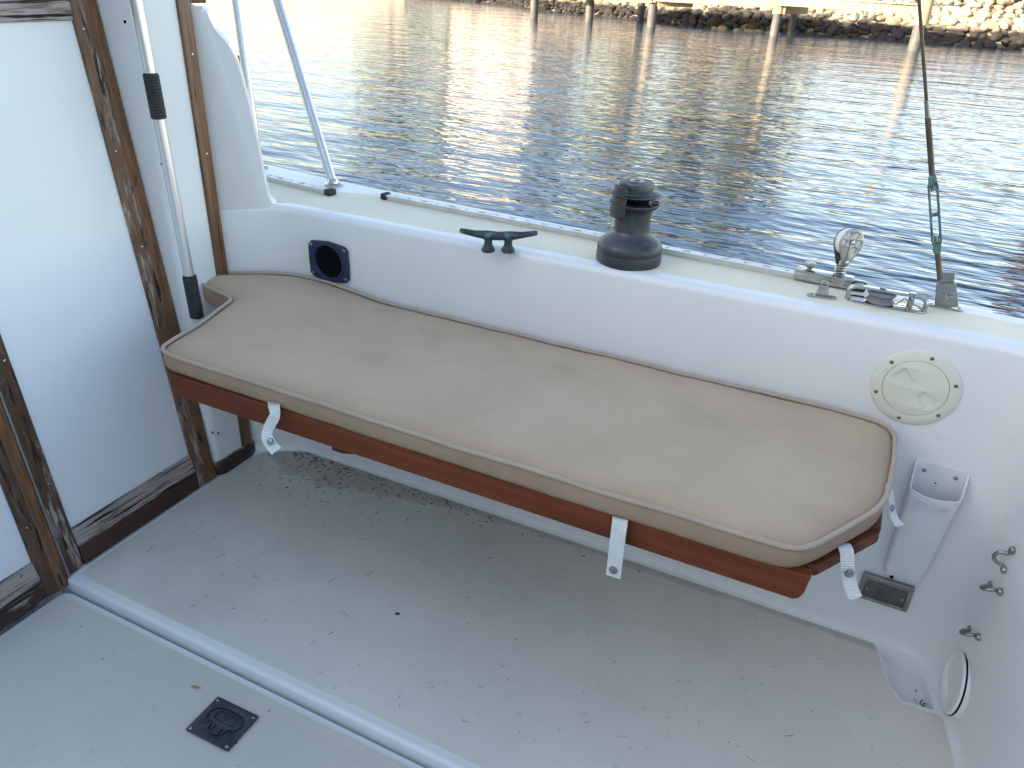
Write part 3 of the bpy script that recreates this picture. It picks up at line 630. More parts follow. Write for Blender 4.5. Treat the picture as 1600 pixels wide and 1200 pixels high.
# handle pocket
def pk(px, py, y): p = at(px, py, 1, y); return p.x, p.z
pkx = .275; po = thing('handle_pocket', (pkx, WYv, .22), 'white plastic winch handle pocket screwed to the wall behind the bench end', 'holder')
TL, TR = pk(1431, 717, 1.757), pk(1516, 739, 1.757); FLp, FR = pk(1427, 758, 1.715), pk(1504, 780, 1.715); FMp = pk(1463, 777, 1.695); BL, BR = pk(1386, 889, 1.74), pk(1443, 911, 1.74)
cx0 = (TL[0] + TR[0]) / 2; cxb = cx0 - .004
def pocket():
    # U-shaped shell: parameter u round the section, v from lip to foot
    U = [(-1, 0, 0)] + [(-1, .35, .30), (-1, .75, .8), (-.94, .9, 1), (-.8, .97, 1.02), (-.4, 1.05, 1.10), (0, 1.08, 1.13), (.4, 1.05, 1.10), (.8, .97, 1.02), (.94, .9, 1), (1, .75, .8), (1, .35, .30), (1, 0, 0)]
    ztop, zlip, zb = .552, .497, .232
    nv = 10; V, Fc = [], []
    for v in range(nv + 1):
        f = v / nv
        for sx, d, l in U:
            z1 = ztop + (zlip - ztop) * l; zz = z1 + (zb - z1) * f; q = (ztop - zz) / (ztop - zb)
            hw = .0565 - .014 * q; dep = .052 * (1 - .50 * q)
            if f > .9: dep *= 1 - (f - .9) * 2.2; hw *= 1 - (f - .9) * .35
            V.append((cx0 + (cxb - cx0) * q + sx * hw, WYv - .003 - d * dep, zz))
    k = len(U)
    for v in range(nv):
        for i in range(k - 1): Fc.append((v * k + i, v * k + i + 1, (v + 1) * k + i + 1, (v + 1) * k + i))
    Fc.append(tuple(nv * k + i for i in range(k)))
    o = mesh('pocket_shell', V, Fc, WPLA, po, 60); md = o.modifiers.new('s', 'SOLIDIFY'); md.thickness = .0042; md.offset = -1
    md = o.modifiers.new('b', 'BEVEL'); md.width = .0014; md.segments = 2; md.limit_method = 'ANGLE'; md.angle_limit = 1.0
    return o
pocket()
prism('back_plate', [(cx0 - .0555, .552), (cx0 - .0425, .232), (cx0 + .035, .232), (cx0 + .0555, .552)], 0.0002, .004, WPLA, po, 0, frame((0, WYv, 0), (0, -1, 0), (1, 0, 0)))
for sx in (-1, 1): screw(po, wallM(cx0 + sx * .033, .531, WYv - .004), .005, .003, SSD, False)
lathe('screw_hole', [(0, .0003), (.0022, .0003), (.0024, 0)], DARK, po, 8, wallM(cx0 - .002, .505, WYv - .0042))
fq = lambda zz: WYv - .003 - 1.06 * .052 * (1 - .50 * ((.552 - zz) / .32))
zt = .466; tn = Vector((0, -1, (fq(.45) - fq(.48)) / .03 * -1)); MT = frame((cx0 - .002, fq(zt) - .0012, zt), (0, -1, -.085), (1, 0, 0))
textmesh('raised_lettering', 'TITAN', .017, .0011, WPLA, po, MT @ Matrix.Diagonal((1.0, 1, 1, 1)))
plate('raised_border', [rrect(0, 0, .072, .024, .003), rrect(0, 0, .070, .022, .0025)], .002, WPLA, po, MT)
# courtesy light
x, z = lx(1383, 922); lt = thing('courtesy_light', (x, WYv, z), 'small rectangular chrome louvred light low on the wall by the bench end', 'light'); M_ = wallM(x, z)
plate('bezel', [rrect(0, 0, .120, .080, .004), rrect(0, -.003, .096, .052, .004)], .012, SSD, lt, M_ @ Matrix.Translation((0, 0, .006)), .0035)
box('lens', (0, -.003, .004), (.097, .053, .005), LENS, lt, 0, M_)
for k in range(11): box('louvre', (0, -.026 + k * .0046, .0088), (.094, .0020, .004), SSD, lt, .0005, M_)
box('bulb', (.0, -.002, .0068), (.03, .02, .001), DARK, lt, 0, M_)
for sx in (-1, 1): screw(lt, M_ @ Matrix.Translation((sx * .041, -.006, .0108)), .0034, .0016, SS)
x, z = lx(1393, 901.5); hh = lathe('drain_hole', [(0, .0006), (.0042, .0008), (.005, 0)], DARK, None, 12, wallM(x, z)); tag(hh, 'tiny dark screw hole in the wall between light and white pocket', 'hole')
# eye straps on the aft wall
def eye(px, py, d, h, label):
    p = at(px, py, 0, .4255); o = thing('eye_strap', p, label, 'eye strap', 'small eye straps on the aft wall')
    M = frame(p, (-1, -.15, 0), (0, d[0], d[1]))
    tube('bow', smoothpath([M @ Vector(q) for q in [(-h, 0, .003), (-h * .55, .0, .004), (-h * .55, .004, .018), (0, .006, .028), (h * .55, .004, .018), (h * .55, 0, .004), (h, 0, .003)]], False, 2), .0042, SSD, o, 10)
    for s in (-1, 1): lathe('pad', [(0, .0055), (.006, .005), (.0085, .002), (.0085, -.002)], SSD, o, 14, M @ Matrix.Translation((s * h, 0, 0)))
eye(1575, 875, (0, 1), .027, 'topmost of three metal eye straps on the aft wall')
eye(1555, 919, (.9, -.43), .028, 'middle metal eye strap of three on the aft wall')
eye(1522, 989, (.9, -.43), .028, 'lowest metal eye strap on the aft wall, above the drain')
dr = thing('drain_ring', (.425, 1.61, .085), 'oval-looking white drain ring on the aft wall in the corner', 'drain')
MR = frame((.4265, 1.612, .083), (-1, -.10, .05), (0, 1, 0))
lathe('rim', [(.077, -.02), (.077, .004), (.074, .009), (.068, .011), (.060, .008), (.053, .001), (.050, -.006)], GEL, dr, 48, MR, False)
lathe('bowl', [(.052, -.004), (.047, -.010), (.035, -.013), (0, -.014)], GEL, dr, 40, MR)
lathe('sealant_line', [(.0772, .0), (.0785, .0032), (.0765, .0045)], DARK, dr, 48, MR, False)
# ------------------------------------------------------------------ deck hardware
DZ = .8618
cl = thing('deck_cleat', (-.965, 1.872, DZ), 'weathered blue-green bronze horn cleat on the side deck', 'cleat')
ca_, cb_ = at(718, 359, 2, .915), at(840, 363, 2, .915)
cc = (ca_ + cb_) / 2; cd = (cb_ - ca_).normalized(); hl = (cb_ - ca_).length / 2; cw = Vector((-cd.y, cd.x, 0))
def ellsweep(name, P, rx, rz, side, m, parent, seg=16):
    V, Fc = [], []
    for i, p in enumerate(P):
        a, b = P[max(i - 1, 0)], P[min(i + 1, len(P) - 1)]; T = (b - a).normalized(); S = (Vector(side) - T * T.dot(Vector(side))).normalized(); U = T.cross(S)
        for k in range(seg): an = 2 * math.pi * k / seg; V.append(p + S * (rx[i] * math.cos(an)) + U * (rz[i] * math.sin(an)))
    for i in range(len(P) - 1):
        for k in range(seg): a, b = i * seg + k, i * seg + (k + 1) % seg; Fc.append((a, b, b + seg, a + seg))
    Fc += [tuple(range(seg))[::-1], tuple((len(P) - 1) * seg + k for k in range(seg))]
    return mesh(name, V, Fc, m, parent, 60)
ss = [-1, -.985, -.93, -.6, -.3, 0, .3, .6, .93, .985, 1]
ellsweep('horns', [cc + cd * (hl * s) + Vector((0, 0, -.013 + .012 * s * s)) for s in ss], [.004, .007, .0085, .0095, .012, .0125, .012, .0095, .0085, .007, .004], [.003, .0055, .0065, .0085, .0125, .011, .0125, .0085, .0065, .0055, .003], cw, BRZG, cl)
for s in (-1, 1):
    b0 = cc + cd * (s * .026); b0.z = DZ
    ellsweep('foot', [b0 + Vector((0, 0, h)) + cd * (-s * .000) for h in (0, .005, .009, .014, .024, .034, .042)], [.023, .0235, .021, .014, .012, .012, .013], [.0175, .018, .016, .012, .010, .012, .018], cw, BRZG, cl)
    for q in (-1, 1): screw(cl, Matrix.Translation(b0 + cw * (q * .0155) + Vector((0, 0, .008))), .0045, .002, BRZG, False)
# winch
wc = Vector((-.545, 1.852, DZ)); wi = thing('winch', wc, 'tall dark bronze self-tailing winch standing on the side deck', 'winch'); MWc = Matrix.Translation(wc)
lathe('base', [(.082, 0), (.083, .004), (.083, .026), (.0822, .0275), (.0822, .0295), (.083, .031), (.083, .040), (.081, .047), (.075, .055), (.062, .066), (.053, .073), (.049, .079), (.0475, .083)], BRZ, wi, 56, MWc)
drum = lathe('drum', [(.0465, .080), (.0455, .086), (.0445, .10), (.0445, .122), (.0455, .132), (.050, .137), (.052, .139)], BRZ, wi, 48, MWc)
lathe('lower_jaw', [(.046, .136), (.058, .142), (.0630, .150), (.0625, .153), (.057, .1535), (.046, .1515), (.040, .153)], BRZ, wi, 48, MWc)
lathe('jaw_core', [(.036, .150), (.036, .172)], DARK, wi, 32, MWc)
lathe('upper_jaw', [(.040, .167), (.048, .1665), (.060, .170), (.0635, .173), (.063, .176), (.058, .179), (.046, .183), (.043, .186)], BRZ, wi, 48, MWc)
lathe('top_cap', [(.043, .184), (.0435, .197), (.0415, .2015), (.036, .2025), (.030, .2015), (.0265, .2030), (.0185, .2035)], BRZ, wi, 48, MWc)
for k in range(24):
    a = 2 * math.pi * k / 24
    box('grip_rib', (.052, 0, .1545), (.018, .0018, .003), BRZ, wi, 0, MWc @ Matrix.Rotation(a, 4, 'Z')) if k % 2 == 0 else None
plate('handle_socket', [circle(0, 0, .0185, 28), [((.0105 if i % 2 else .0075) * math.cos(i * math.pi / 8), (.0105 if i % 2 else .0075) * math.sin(i * math.pi / 8)) for i in range(16)]], .004, SSD, wi, MWc @ Matrix.Translation((0, 0, .2035)), .0005)
lathe('socket_well', [(.012, .2022), (.0, .2022)], DARK, wi, 16, MWc)
# feeder arm: curved plate in front
th0 = math.radians(222); V, Fc = [], []
for i in range(9):
    a = math.radians(205 + 62 * i / 8); rr = .0485 + .012 * math.sin(math.pi * i / 8) * 0 + (.004 if i == 8 else 0)
    for zz in (.118 if i < 7 else .124, .150, .180, .196 if i < 8 else .190): V.append(wc + Vector((math.cos(a) * (rr + (.006 if zz < .16 else .0)), math.sin(a) * (rr + (.006 if zz < .16 else 0)), zz)))
for i in range(8):
    for j in range(3): Fc.append((i * 4 + j, i * 4 + 4 + j, i * 4 + 5 + j, i * 4 + 1 + j))
fa = mesh('feeder_arm', V, Fc, BRZ, wi, 60); md = fa.modifiers.new('s', 'SOLIDIFY'); md.thickness = .006; md = fa.modifiers.new('b', 'BEVEL'); md.width = .0015; md.segments = 2
V, Fc = [], []
for i in range(13):
    a = math.radians(262 + 75 * i / 12)
    for rr, zz in ((.044, .1815), (.066 - .014 * i / 12, .1835)): V.append(wc + Vector((math.cos(a) * rr, math.sin(a) * rr, zz - .004 * i / 12 * 0)))
for i in range(12): Fc.append((i * 2, i * 2 + 2, i * 2 + 3, i * 2 + 1))
fa = mesh('stripper_ring', V, Fc, BRZ, wi, 60); md = fa.modifiers.new('s', 'SOLIDIFY'); md.thickness = .005
# perforated track on the deck edge
def track(name, A, B, label, w=.030, nh=0):
    A, B = Vector(A), Vector(B); d = (B - A); Ln = d.length; o = thing(name, A, label, 'track')
    M = frame(A, (0, 0, 1), d); step = .052; holes = []
    k = 0; s = .03
    while s < Ln - .02:
        holes.append(circle(s, 0, .0052, 10) if k % 2 else slot(s - .007, 0, s + .007, 0, .0052, 5)); s += step; k += 1
    plate('rail', [[(0, -w / 2), (Ln, -w / 2), (Ln, w / 2), (0, w / 2)]] + holes, .004, ALUM, o, M @ Matrix.Translation((0, 0, .014)), .001)
    box('web', (Ln / 2, 0, .006), (Ln, .020, .011), ALUM, o, 0, M)
    return o, M, Ln
tA = at(606, 303.5, 2, DZ + .016); tB = at(1240, 424, 2, DZ + .016); tA.z = tB.z = DZ
td = (tB - tA).normalized(); tE = tA + td * ((tB - tA).length + .14)
t1, MT1, L1 = track('genoa_track', tA, tE, 'long perforated aluminium track along the deck edge behind the winch')
box('end_stop', (-.008, 0, .010), (.022, .034, .019), BLK, t1, .005, MT1)
box('end_stop', (L1 + .014, 0, .010), (.036, .030, .020), BLK, t1, .007, MT1)
rA = at(412, 272, 2, DZ + .016); rB = at(512, 296, 2, DZ + .016); rA.z = rB.z = DZ; rA = rB + (rA - rB) * 2.2
t2, MT2, L2 = track('toe_rail', rA, rB, 'short perforated aluminium rail on the foredeck edge near the rail posts')
box('end_stop', (L2 + .010, 0, .010), (.026, .036, .020), BLK, t2, .006, MT2)
# track car with plunger
kc = at(1252, 430, 2, DZ + .03); c0 = (kc - tA).dot(td); e0 = c0 - .02
car = thing('track_car', tA + td * (c0 + .05), 'polished sliding car with plunger knob at the end of the long track', 'track car')
box('body', (c0 + .045, 0, .0215), (.135, .040, .013), SS, car, .004, MT1)
box('body_lip', (c0 + .045, -.019, .012), (.134, .007, .016), SS, car, .003, MT1)
lathe('plunger_knob', [(.006, .027), (.0065, .033), (.011, .034), (.0135, .036), (.0138, .043), (.0125, .045), (0, .0455)], SSD, car, 22, MT1 @ Matrix.Translation((c0 + .008, .004, 0)))
# spring-mounted block standing on the car
bp = at(1302, 440, 1, (tA + td * (c0 + .075)).y); bs = tA + td * (c0 + .078); bs.z = DZ + .028
blk = thing('spring_block', bs, 'upright silver block with a white sheave, standing on a spring above the track', 'block')
P = []; 
for i in range(54): a = i / 12 * 2 * math.pi; P.append(bs + Vector((.0125 * math.cos(a), .0125 * math.sin(a), .0005 * i)))
tube('spring', P, .0020, SS, blk, 6)
lathe('spring_post', [(.007, 0), (.007, .03)], SSD, blk, 14, Matrix.Translation(bs))
sp = bs + Vector((0, 0, .034)); axN = Vector((.62, -.77, .14)).normalized()            # sheave axle towards the viewer
tgt = at(1334, 380, 1, bs.y - .004); upd = (tgt - sp); upd = (upd - axN * upd.dot(axN)); D = upd.length; upd.normalize()
MB = frame(sp, axN, upd.cross(axN) * -1); MB = Matrix((*[tuple(r) for r in MB],))
xa = upd.cross(axN).normalized(); MB = Matrix(((xa.x, upd.x, axN.x, sp.x), (xa.y, upd.y, axN.y, sp.y), (xa.z, upd.z, axN.z, sp.z), (0, 0, 0, 1)))
R_ = .0325; r_ = .0105
def tear(D, R, r, n=26):
    a = math.acos((R - r) / D); out = circle(0, D, R, n, math.pi / 2 - (math.pi - a) + 0, math.pi / 2 + (math.pi - a), True) if False else []
    out = circle(0, D, R, n, -math.pi / 2 + a, 1.5 * math.pi - a, True) + circle(0, 0, r, 10, 1.5 * math.pi - a - 2 * math.pi + 2 * math.pi, 1.5 * math.pi + a, True)
    return out
holes = [circle(.0205 * math.cos(k * math.pi / 3 + .1), D + .0205 * math.sin(k * math.pi / 3 + .1), .0066, 14) for k in range(6) if k != 4]
for s in (-1, 1):
    ck = plate('cheek', [tear(D, R_, r_)] + holes, .0022, SSD, blk, MB @ Matrix.Translation((0, 0, s * .0115)), .0005)
lathe('sheave', [(.004, -.0095), (.0300, -.0095), (.0312, -.008), (.0265, -.002), (.0265, .002), (.0312, .008), (.0300, .0095), (.004, .0095)], SHVW, blk, 36, MB @ Matrix.Translation((0, D, 0)))
box('strap_bar', (0, D / 2, .0135), (.006, D, .0018), SSD, blk, .0006, MB)
for yy, rr in ((0, .0062), (D, .0062)): lathe('axle_bolt', [(rr, .0135), (rr, .0155), (rr * .7, .0168), (0, .017)], SS, blk, 16, MB @ Matrix.Translation((0, yy, 0)))
box('shackle', (0, -.004, 0), (.012, .030, .016), SSD, blk, .003, MB)
# small pad eye bracket
pe0, pe1 = at(1260, 463, 2, DZ), at(1306, 469, 2, DZ); pc = (pe0 + pe1) / 2 + Vector((0, .008, 0)); pd = (pe1 - pe0)
pe = thing('pad_eye', pc, 'small upright steel pad eye on the deck beside the flat turning block', 'pad eye'); MP = frame(pc, (0, 0, 1), pd); hw = pd.length / 2
plate('foot_plate', [slot(-hw + .009, 0, hw - .009, 0, .010), circle(-hw + .009, 0, .0035, 10), circle(hw - .009, 0, .0035, 10)], .004, SS, pe, MP @ Matrix.Translation((0, 0, .002)), .0008)
MPu = frame(pc + Vector((0, 0, .004)), MP.to_3x3() @ Vector((0, -1, 0)), pd)
plate('eye', [[(-.015, 0), (.015, 0), (.0095, .026), (.008, .032), (.004, .036), (-.004, .036), (-.008, .032), (-.0095, .026)], circle(0, .026, .0042, 12)], .004, SS, pe, MPu, .0008)
# flat turning block
q0, q1 = at(1318, 470, 2, DZ), at(1447, 493, 2, DZ); qd = (q1 - q0); ql = qd.length / 2; qc = (q0 + q1) / 2 + Vector((0, .024, 0))
tb = thing('turning_block', qc, 'flat polished turning block with grey sheave between two steel straps on the deck', 'block'); MQ = frame(qc, (0, 0, 1), qd)
hwid = .026
bar = [(-ql, -.010), (-ql + .018, -hwid), (ql - .018, -hwid), (ql, -.010), (ql, .010), (ql - .018, hwid), (-ql + .018, hwid), (-ql, .010)]
plate('base_plate', [[(p.x, p.y) for p in smoothpath([Vector((a, b, 0)) for a, b in bar], True, 2)], circle(-ql + .012, 0, .0035, 10), circle(ql - .012, 0, .0035, 10)], .004, SS, tb, MQ @ Matrix.Translation((0, 0, .002)), .001)
sh = MQ @ Matrix.Translation((-.012, 0, 0))
lathe('sheave', [(.010, .006), (.030, .006), (.032, .008), (.0255, .015), (.0255, .019), (.032, .026), (.030, .028), (.010, .028)], SHV, tb, 40, sh)
for a in (.3, 2.2): lathe('sheave_hole', [(.0055, .0286), (0, .0286)], DARK, tb, 12, sh @ Matrix.Translation((.019 * math.cos(a), .019 * math.sin(a), 0)))
plate('top_strap', [[(p.x, p.y) for p in smoothpath([Vector((a, b, 0)) for a, b in [(-ql * .80, -.010), (-ql * .3, -.013), (ql * .80, -.010), (ql * .80, .010), (-ql * .3, .013), (-ql * .80, .010)]], True, 2)]], .0045, SS, tb, MQ @ Matrix.Translation((0, 0, .033)), .0015)
for s in (-1, 1):
    for yy in (-.007, .007):
        tube('end_bow', smoothpath([MQ @ Vector((s * ql * a, yy, h)) for a, h in [(.62, .0335), (.80, .033), (.93, .026), (.955, .014), (.93, .004)]], False, 2), .0045, SS, tb, 10)
lathe('axle_bolt', [(.007, .034), (.0072, .0375), (.005, .039), (0, .0392)], SSD, tb, 16, sh)
lathe('post', [(.0065, .003), (.0065, .034), (.009, .0345), (.0085, .038), (0, .039)], SS, tb, 16, MQ @ Matrix.Translation((ql * .58, 0, 0)))
tube('becket_wire', smoothpath([MQ @ Vector(p) for p in [(.018, -.022, .012), (.030, -.018, .020), (.036, -.010, .028), (.046, -.016, .020), (ql * .9, -.014, .010)]], False, 2), .0018, SSD, tb, 6)
# chain plate
g0, g1 = at(1449, 478, 2, DZ), at(1504, 487, 2, DZ); gc = (g0 + g1) / 2 + Vector((0, .006, 0)); gd = g1 - g0
cp = thing('chain_plate', gc, 'stainless chain plate on the deck edge holding the rigging screw', 'chain plate'); MG = frame(gc, (0, 0, 1), gd); gw = gd.length / 2
plate('foot_plate', [slot(-gw + .009, 0, gw - .009, 0, .0105), circle(-gw + .008, 0, .004, 10), circle(gw - .008, 0, .004, 10)], .005, SS, cp, MG @ Matrix.Translation((0, 0, .0025)), .001)
lean = Vector((-.16, 0, 1)).normalized()
MGu = frame(gc + Vector((0, 0, .005)), Vector((0, -1, 0)), (1, 0, .16))
for yy in (-.008, .006): plate('cheek_plate', [[(-.022, 0), (.026, 0), (.016, .052), (.010, .058), (-.020, .054), (-.024, .050)]], .0035, SSD, cp, MGu @ Matrix.Translation((0, 0, yy + .002)), .0006)
plate('tongue', [[(-.014, .02), (.014, .02), (.013, .080), (-.014, .080)]], .005, SSD, cp, MGu @ Matrix.Translation((-.003, 0, .0008)), .0006)
lathe('clevis_pin', [(.0062, -.012), (.0062, .014), (.005, .016), (0, .0162)], SS, cp, 16, MGu @ Matrix.Translation((0, .026, 0)))
tube('cotter_pin', smoothpath([MGu @ Vector(p) for p in [(-.012, .033, .0135), (-.004, .028, .016), (.004, .024, .016), (.012, .030, .014), (.008, .020, .0145), (-.008, .020, .0145)]], False, 1), .0011, SSD, cp, 6)
# rigging: lower rod, turnbuckle, upper rod
yS = gc.y
S0, S1, S2, S3 = at(1469, 436, 1, yS), at(1464, 386, 1, yS), at(1457, 281, 1, yS), at(1436, 0, 1, yS)
rg = thing('backstay', S0, 'tarnished stay wire with a green bronze turnbuckle rising from the deck edge', 'stay')
ux = (S2 - S1).normalized(); S4 = S3 + (S3 - S2) * 3
tube('lower_rod', [S0, S1 + ux * .012], .0062, WIRE, rg, 12)
tube('upper_rod', [S2 - ux * .014, S2 + (S3 - S2) * .36], .0062, WIRE, rg, 12)
tube('stay_wire', [S2 + (S3 - S2) * .34, S4], .0036, WIRE, rg, 10)
tube('swage', [S2 + (S3 - S2) * .30, S2 + (S3 - S2) * .46], [.0056, .0048], SSD, rg, 10)
Lb = (S2 - S1).length; MTb = frame(S1, Vector((.15, -1, 0)), ux.cross(Vector((.15, -1, 0))) * -1)
xa = ux.cross(Vector((.15, -1, 0))).normalized(); zaN = xa.cross(ux).normalized()
MTb = Matrix(((xa.x, ux.x, zaN.x, S1.x), (xa.y, ux.y, zaN.y, S1.y), (xa.z, ux.z, zaN.z, S1.z), (0, 0, 0, 1)))
body = [(-.005, -.008), (.005, -.008), (.008, .004), (.0105, .014), (.0105, Lb - .014), (.008, Lb - .004), (.006, Lb + .006), (-.006, Lb + .006), (-.008, Lb - .004), (-.0105, Lb - .014), (-.0105, .014), (-.008, .004)]
plate('turnbuckle_body', [body, rrect(0, Lb * .27, .0125, Lb * .40, .004), rrect(0, Lb * .71, .0125, Lb * .40, .004)], .011, VERD, rg, MTb, .002)
for yy in (Lb - .018, .020): lathe('locking_nut', [(.005, -.006), (.0052, .006), (0, .0065)], SSD, rg, 12, MTb @ Matrix.Translation((0, yy, 0)) @ Matrix.Rotation(-math.pi / 2, 4, 'X'))
for yy in (-.004, Lb): lathe('end_collar', [(.007, -.010), (.0085, -.004), (.0085, .004), (.0065, .010)], VERD, rg, 16, MTb @ Matrix.Translation((0, yy, 0)) @ Matrix.Rotation(-math.pi / 2, 4, 'X'))
# rail posts
def post(name, bx, by, tx, ty, label, y0, y1, r):
    a = at(bx, by, 2, DZ + .002); a.z = .861; b = at(tx, ty, 1, y1); o = thing(name, a, label, 'rail post'); d = (b - a).normalized()
    tube('tube', [a + d * .004, a + d * 1.15], r, RAIL, o, 24)
    lathe('flange', [(.030, 0), (.030, .004), (.027, .006), (.018, .008), (.0165, .020), (.0155, .021)], SS, o, 28, Matrix.Translation(a))
    for k in range(3): an = k * 2.1 + .5; screw(o, Matrix.Translation(a + Vector((.0235 * math.cos(an), .0235 * math.sin(an), .0055))), .004, .0015, SSD)
    return o
P1 = post('rail_post', 405, 261, 368, 0, 'steel rail post nearest the cabin, rising past the white wing', 0, 2.19, .0150)
post('rail_post', 521, 288, 432, 0, 'slanting polished steel rail post in front of the water', 0, 2.17, .0150)
ck = at(371, 93, 1, 2.16); box('clamp', ck, (.020, .025, .026), BLK, P1, .005); tube('clamp_screw', [ck, ck + Vector((.03, .01, .0))], .006, BLK, P1, 8)
# ------------------------------------------------------------------ litter on the floor
def litter():
    V, Fc = [], []
    def bit(x, y, z, L, w, a, bend):
        n = 3; b = len(V)
        for i in range(n + 1):
            f = i / n - .5; aa = a + bend * f; cx_, cy_ = x + L * f * math.cos(a + bend * f * .5), y + L * f * math.sin(a + bend * f * .5)
            for s in (-1, 1): V.append((cx_ - s * w / 2 * math.sin(aa), cy_ + s * w / 2 * math.cos(aa), z + .0012 * (1 if s > 0 else .2) + .0008 * random.random()))
        for i in range(n): Fc.append((b + 2 * i, b + 2 * i + 2, b + 2 * i + 3, b + 2 * i + 1))
    Z = .0037
    for _ in range(230):                                       # drift along the wall
        x = -1.62 + abs(random.gauss(0, .42)); y = 1.735 - abs(random.gauss(0, .035)); 
        if x < .25: bit(x, y, Z, random.uniform(.003, .014), random.uniform(.0008, .0024), random.gauss(.0, .9), random.gauss(0, 1))
    for _ in range(130):                                       # corner pile
        x, y = -1.42 + random.gauss(0, .16), 1.62 + random.gauss(0, .065)
        if y < 1.738 and x > -1.7: bit(x, y, Z, random.uniform(.003, .016), random.uniform(.0007, .0025), random.uniform(0, 6.3), random.gauss(0, 1))
    for _ in range(120):
        x, y = random.uniform(-1.68, .30), random.uniform(.98, 1.70)
        if x < .2 or y < 1.5: bit(x, y, Z, random.uniform(.0015, .006), random.uniform(.0005, .0013), random.uniform(0, 6.3), random.gauss(0, 1.2))
    for _ in range(70):                                       # fine hairs
        x, y = random.uniform(-1.66, .38), random.uniform(.98, 1.56); bit(x, y, Z, random.uniform(.008, .026), .00013, random.gauss(.9, .7), random.gauss(0, .7))
    for _ in range(40): bit(random.uniform(-1.6, .2), random.uniform(.72, .88), LZ + .0037, random.uniform(.002, .006), random.uniform(.0006, .0015), random.uniform(0, 6.3), random.gauss(0, 1))
    for _ in range(16): bit(.40 + random.gauss(0, .018), 1.625 + random.gauss(0, .018), -.027, random.uniform(.008, .022), random.uniform(.001, .003), random.uniform(0, 6.3), random.gauss(0, 1))
    return mesh('leaf_litter', V, Fc, LITTER, None, 0, False)
tag(litter(), 'dark dead needles and specks scattered over the cockpit floor', 'litter', kind='stuff')
p = at(305, 1074, 2, LZ + .006); lf, _ = ribbon('dry_leaf', [p + Vector((-.010, -.002, -.001)), p + Vector((-.004, 0, .002)), p + Vector((.004, .001, .0)), p + Vector((.010, .004, .003))], (0, 1, .5), .004, LEAFM, None, .0008)
tag(lf, 'tiny curled yellow leaf on the floor hatch', 'leaf')
p = at(620, 960, 2, .006); lf, _ = ribbon('seed_husk', [p + Vector((-.005, 0, 0)), p + Vector((0, .002, .002)), p + Vector((.005, .005, 0))], (0, 1, .5), .005, LITTER, None, .001)
tag(lf, 'small dark seed husk alone in the middle of the floor', 'husk')
# ------------------------------------------------------------------ far bank
def rock_mat():
    m, nt, N, L, P = mk('riprap_stone')
    g = N.new('ShaderNodeNewGeometry'); tc = N.new('ShaderNodeTexCoord'); oi = N.new('ShaderNodeObjectInfo')
    n1 = N.new('ShaderNodeTexNoise'); n1.inputs['Scale'].default_value = 3; n1.inputs['Detail'].default_value = 6; L.new(g.outputs['Position'], n1.inputs['Vector'])
    cr = N.new('ShaderNodeValToRGB'); L.new(n1.outputs[0], cr.inputs[0])
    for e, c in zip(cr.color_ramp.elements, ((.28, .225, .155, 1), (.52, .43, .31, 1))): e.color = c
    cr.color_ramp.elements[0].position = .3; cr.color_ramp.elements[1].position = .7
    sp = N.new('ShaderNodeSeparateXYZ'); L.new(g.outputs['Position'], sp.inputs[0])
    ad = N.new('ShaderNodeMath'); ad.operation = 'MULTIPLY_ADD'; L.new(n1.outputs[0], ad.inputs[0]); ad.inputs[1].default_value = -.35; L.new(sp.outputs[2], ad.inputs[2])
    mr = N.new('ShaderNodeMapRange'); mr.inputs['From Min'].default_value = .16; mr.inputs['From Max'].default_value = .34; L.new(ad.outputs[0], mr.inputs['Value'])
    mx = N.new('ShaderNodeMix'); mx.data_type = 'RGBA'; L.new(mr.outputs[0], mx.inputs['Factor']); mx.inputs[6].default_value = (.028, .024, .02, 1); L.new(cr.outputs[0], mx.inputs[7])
    L.new(mx.outputs[2], P.inputs['Base Color']); P.inputs['Roughness'].default_value = .85
    b = N.new('ShaderNodeBump'); b.inputs['Strength'].default_value = .6; b.inputs['Distance'].default_value = .05; L.new(n1.outputs[0], b.inputs['Height']); L.new(b.outputs[0], P.inputs['Normal'])
    return m
STONE = rock_mat()
shore = [(-70, 60), (-40, 55), (-24, 47.5), (-19.5, 42.3), (-15.8, 40.6), (-12.6, 39.2), (-9.6, 36.2), (-6.5, 35.2), (-2.7, 35.6), (.16, 35.2), (2.2, 34.6), (4.5, 35.6), (9, 36), (20, 37), (70, 40)]
def shoreY(x):
    return float(np.interp(x, [s[0] for s in shore], [s[1] for s in shore]))
bankp = [(-.8, -1.2), (0, -.3), (1.0, .35), (2.2, 1.05), (3.6, 1.75), (4.6, 2.0), (9, 2.1), (60, 2.6), (400, 8)]
GRASS = mat('dry_lawn', (.07, .085, .028), .9, c2=(.12, .11, .05), vs=.4, c3=(.05, .07, .02), vs3=3, lo3=.5, hi3=.7)
SAND = mat('bank_soil', (.30, .26, .20), .9, c2=(.20, .17, .125), vs=1.2, c3=(.14, .13, .06), vs3=.5, lo3=.55, hi3=.7)
V, Fc = [], []
xs = [-400, -150] + list(np.linspace(-70, 70, 71)) + [150, 400]
for x in xs:
    y0 = shoreY(max(-70, min(70, x)))
    for o, z in bankp: V.append((x, y0 + o, z))
k = len(bankp); FcL = []
for i in range(len(xs) - 1):
    for j in range(k - 1): (Fc if j < 4 else FcL).append((i * k + j, i * k + j + 1, (i + 1) * k + j + 1, (i + 1) * k + j))
bank = tag(mesh('far_bank', V, Fc, SAND, None, 60), kind='structure'); tag(mesh('far_lawn', V, FcL, GRASS, None, 60), kind='structure')
rmesh = []
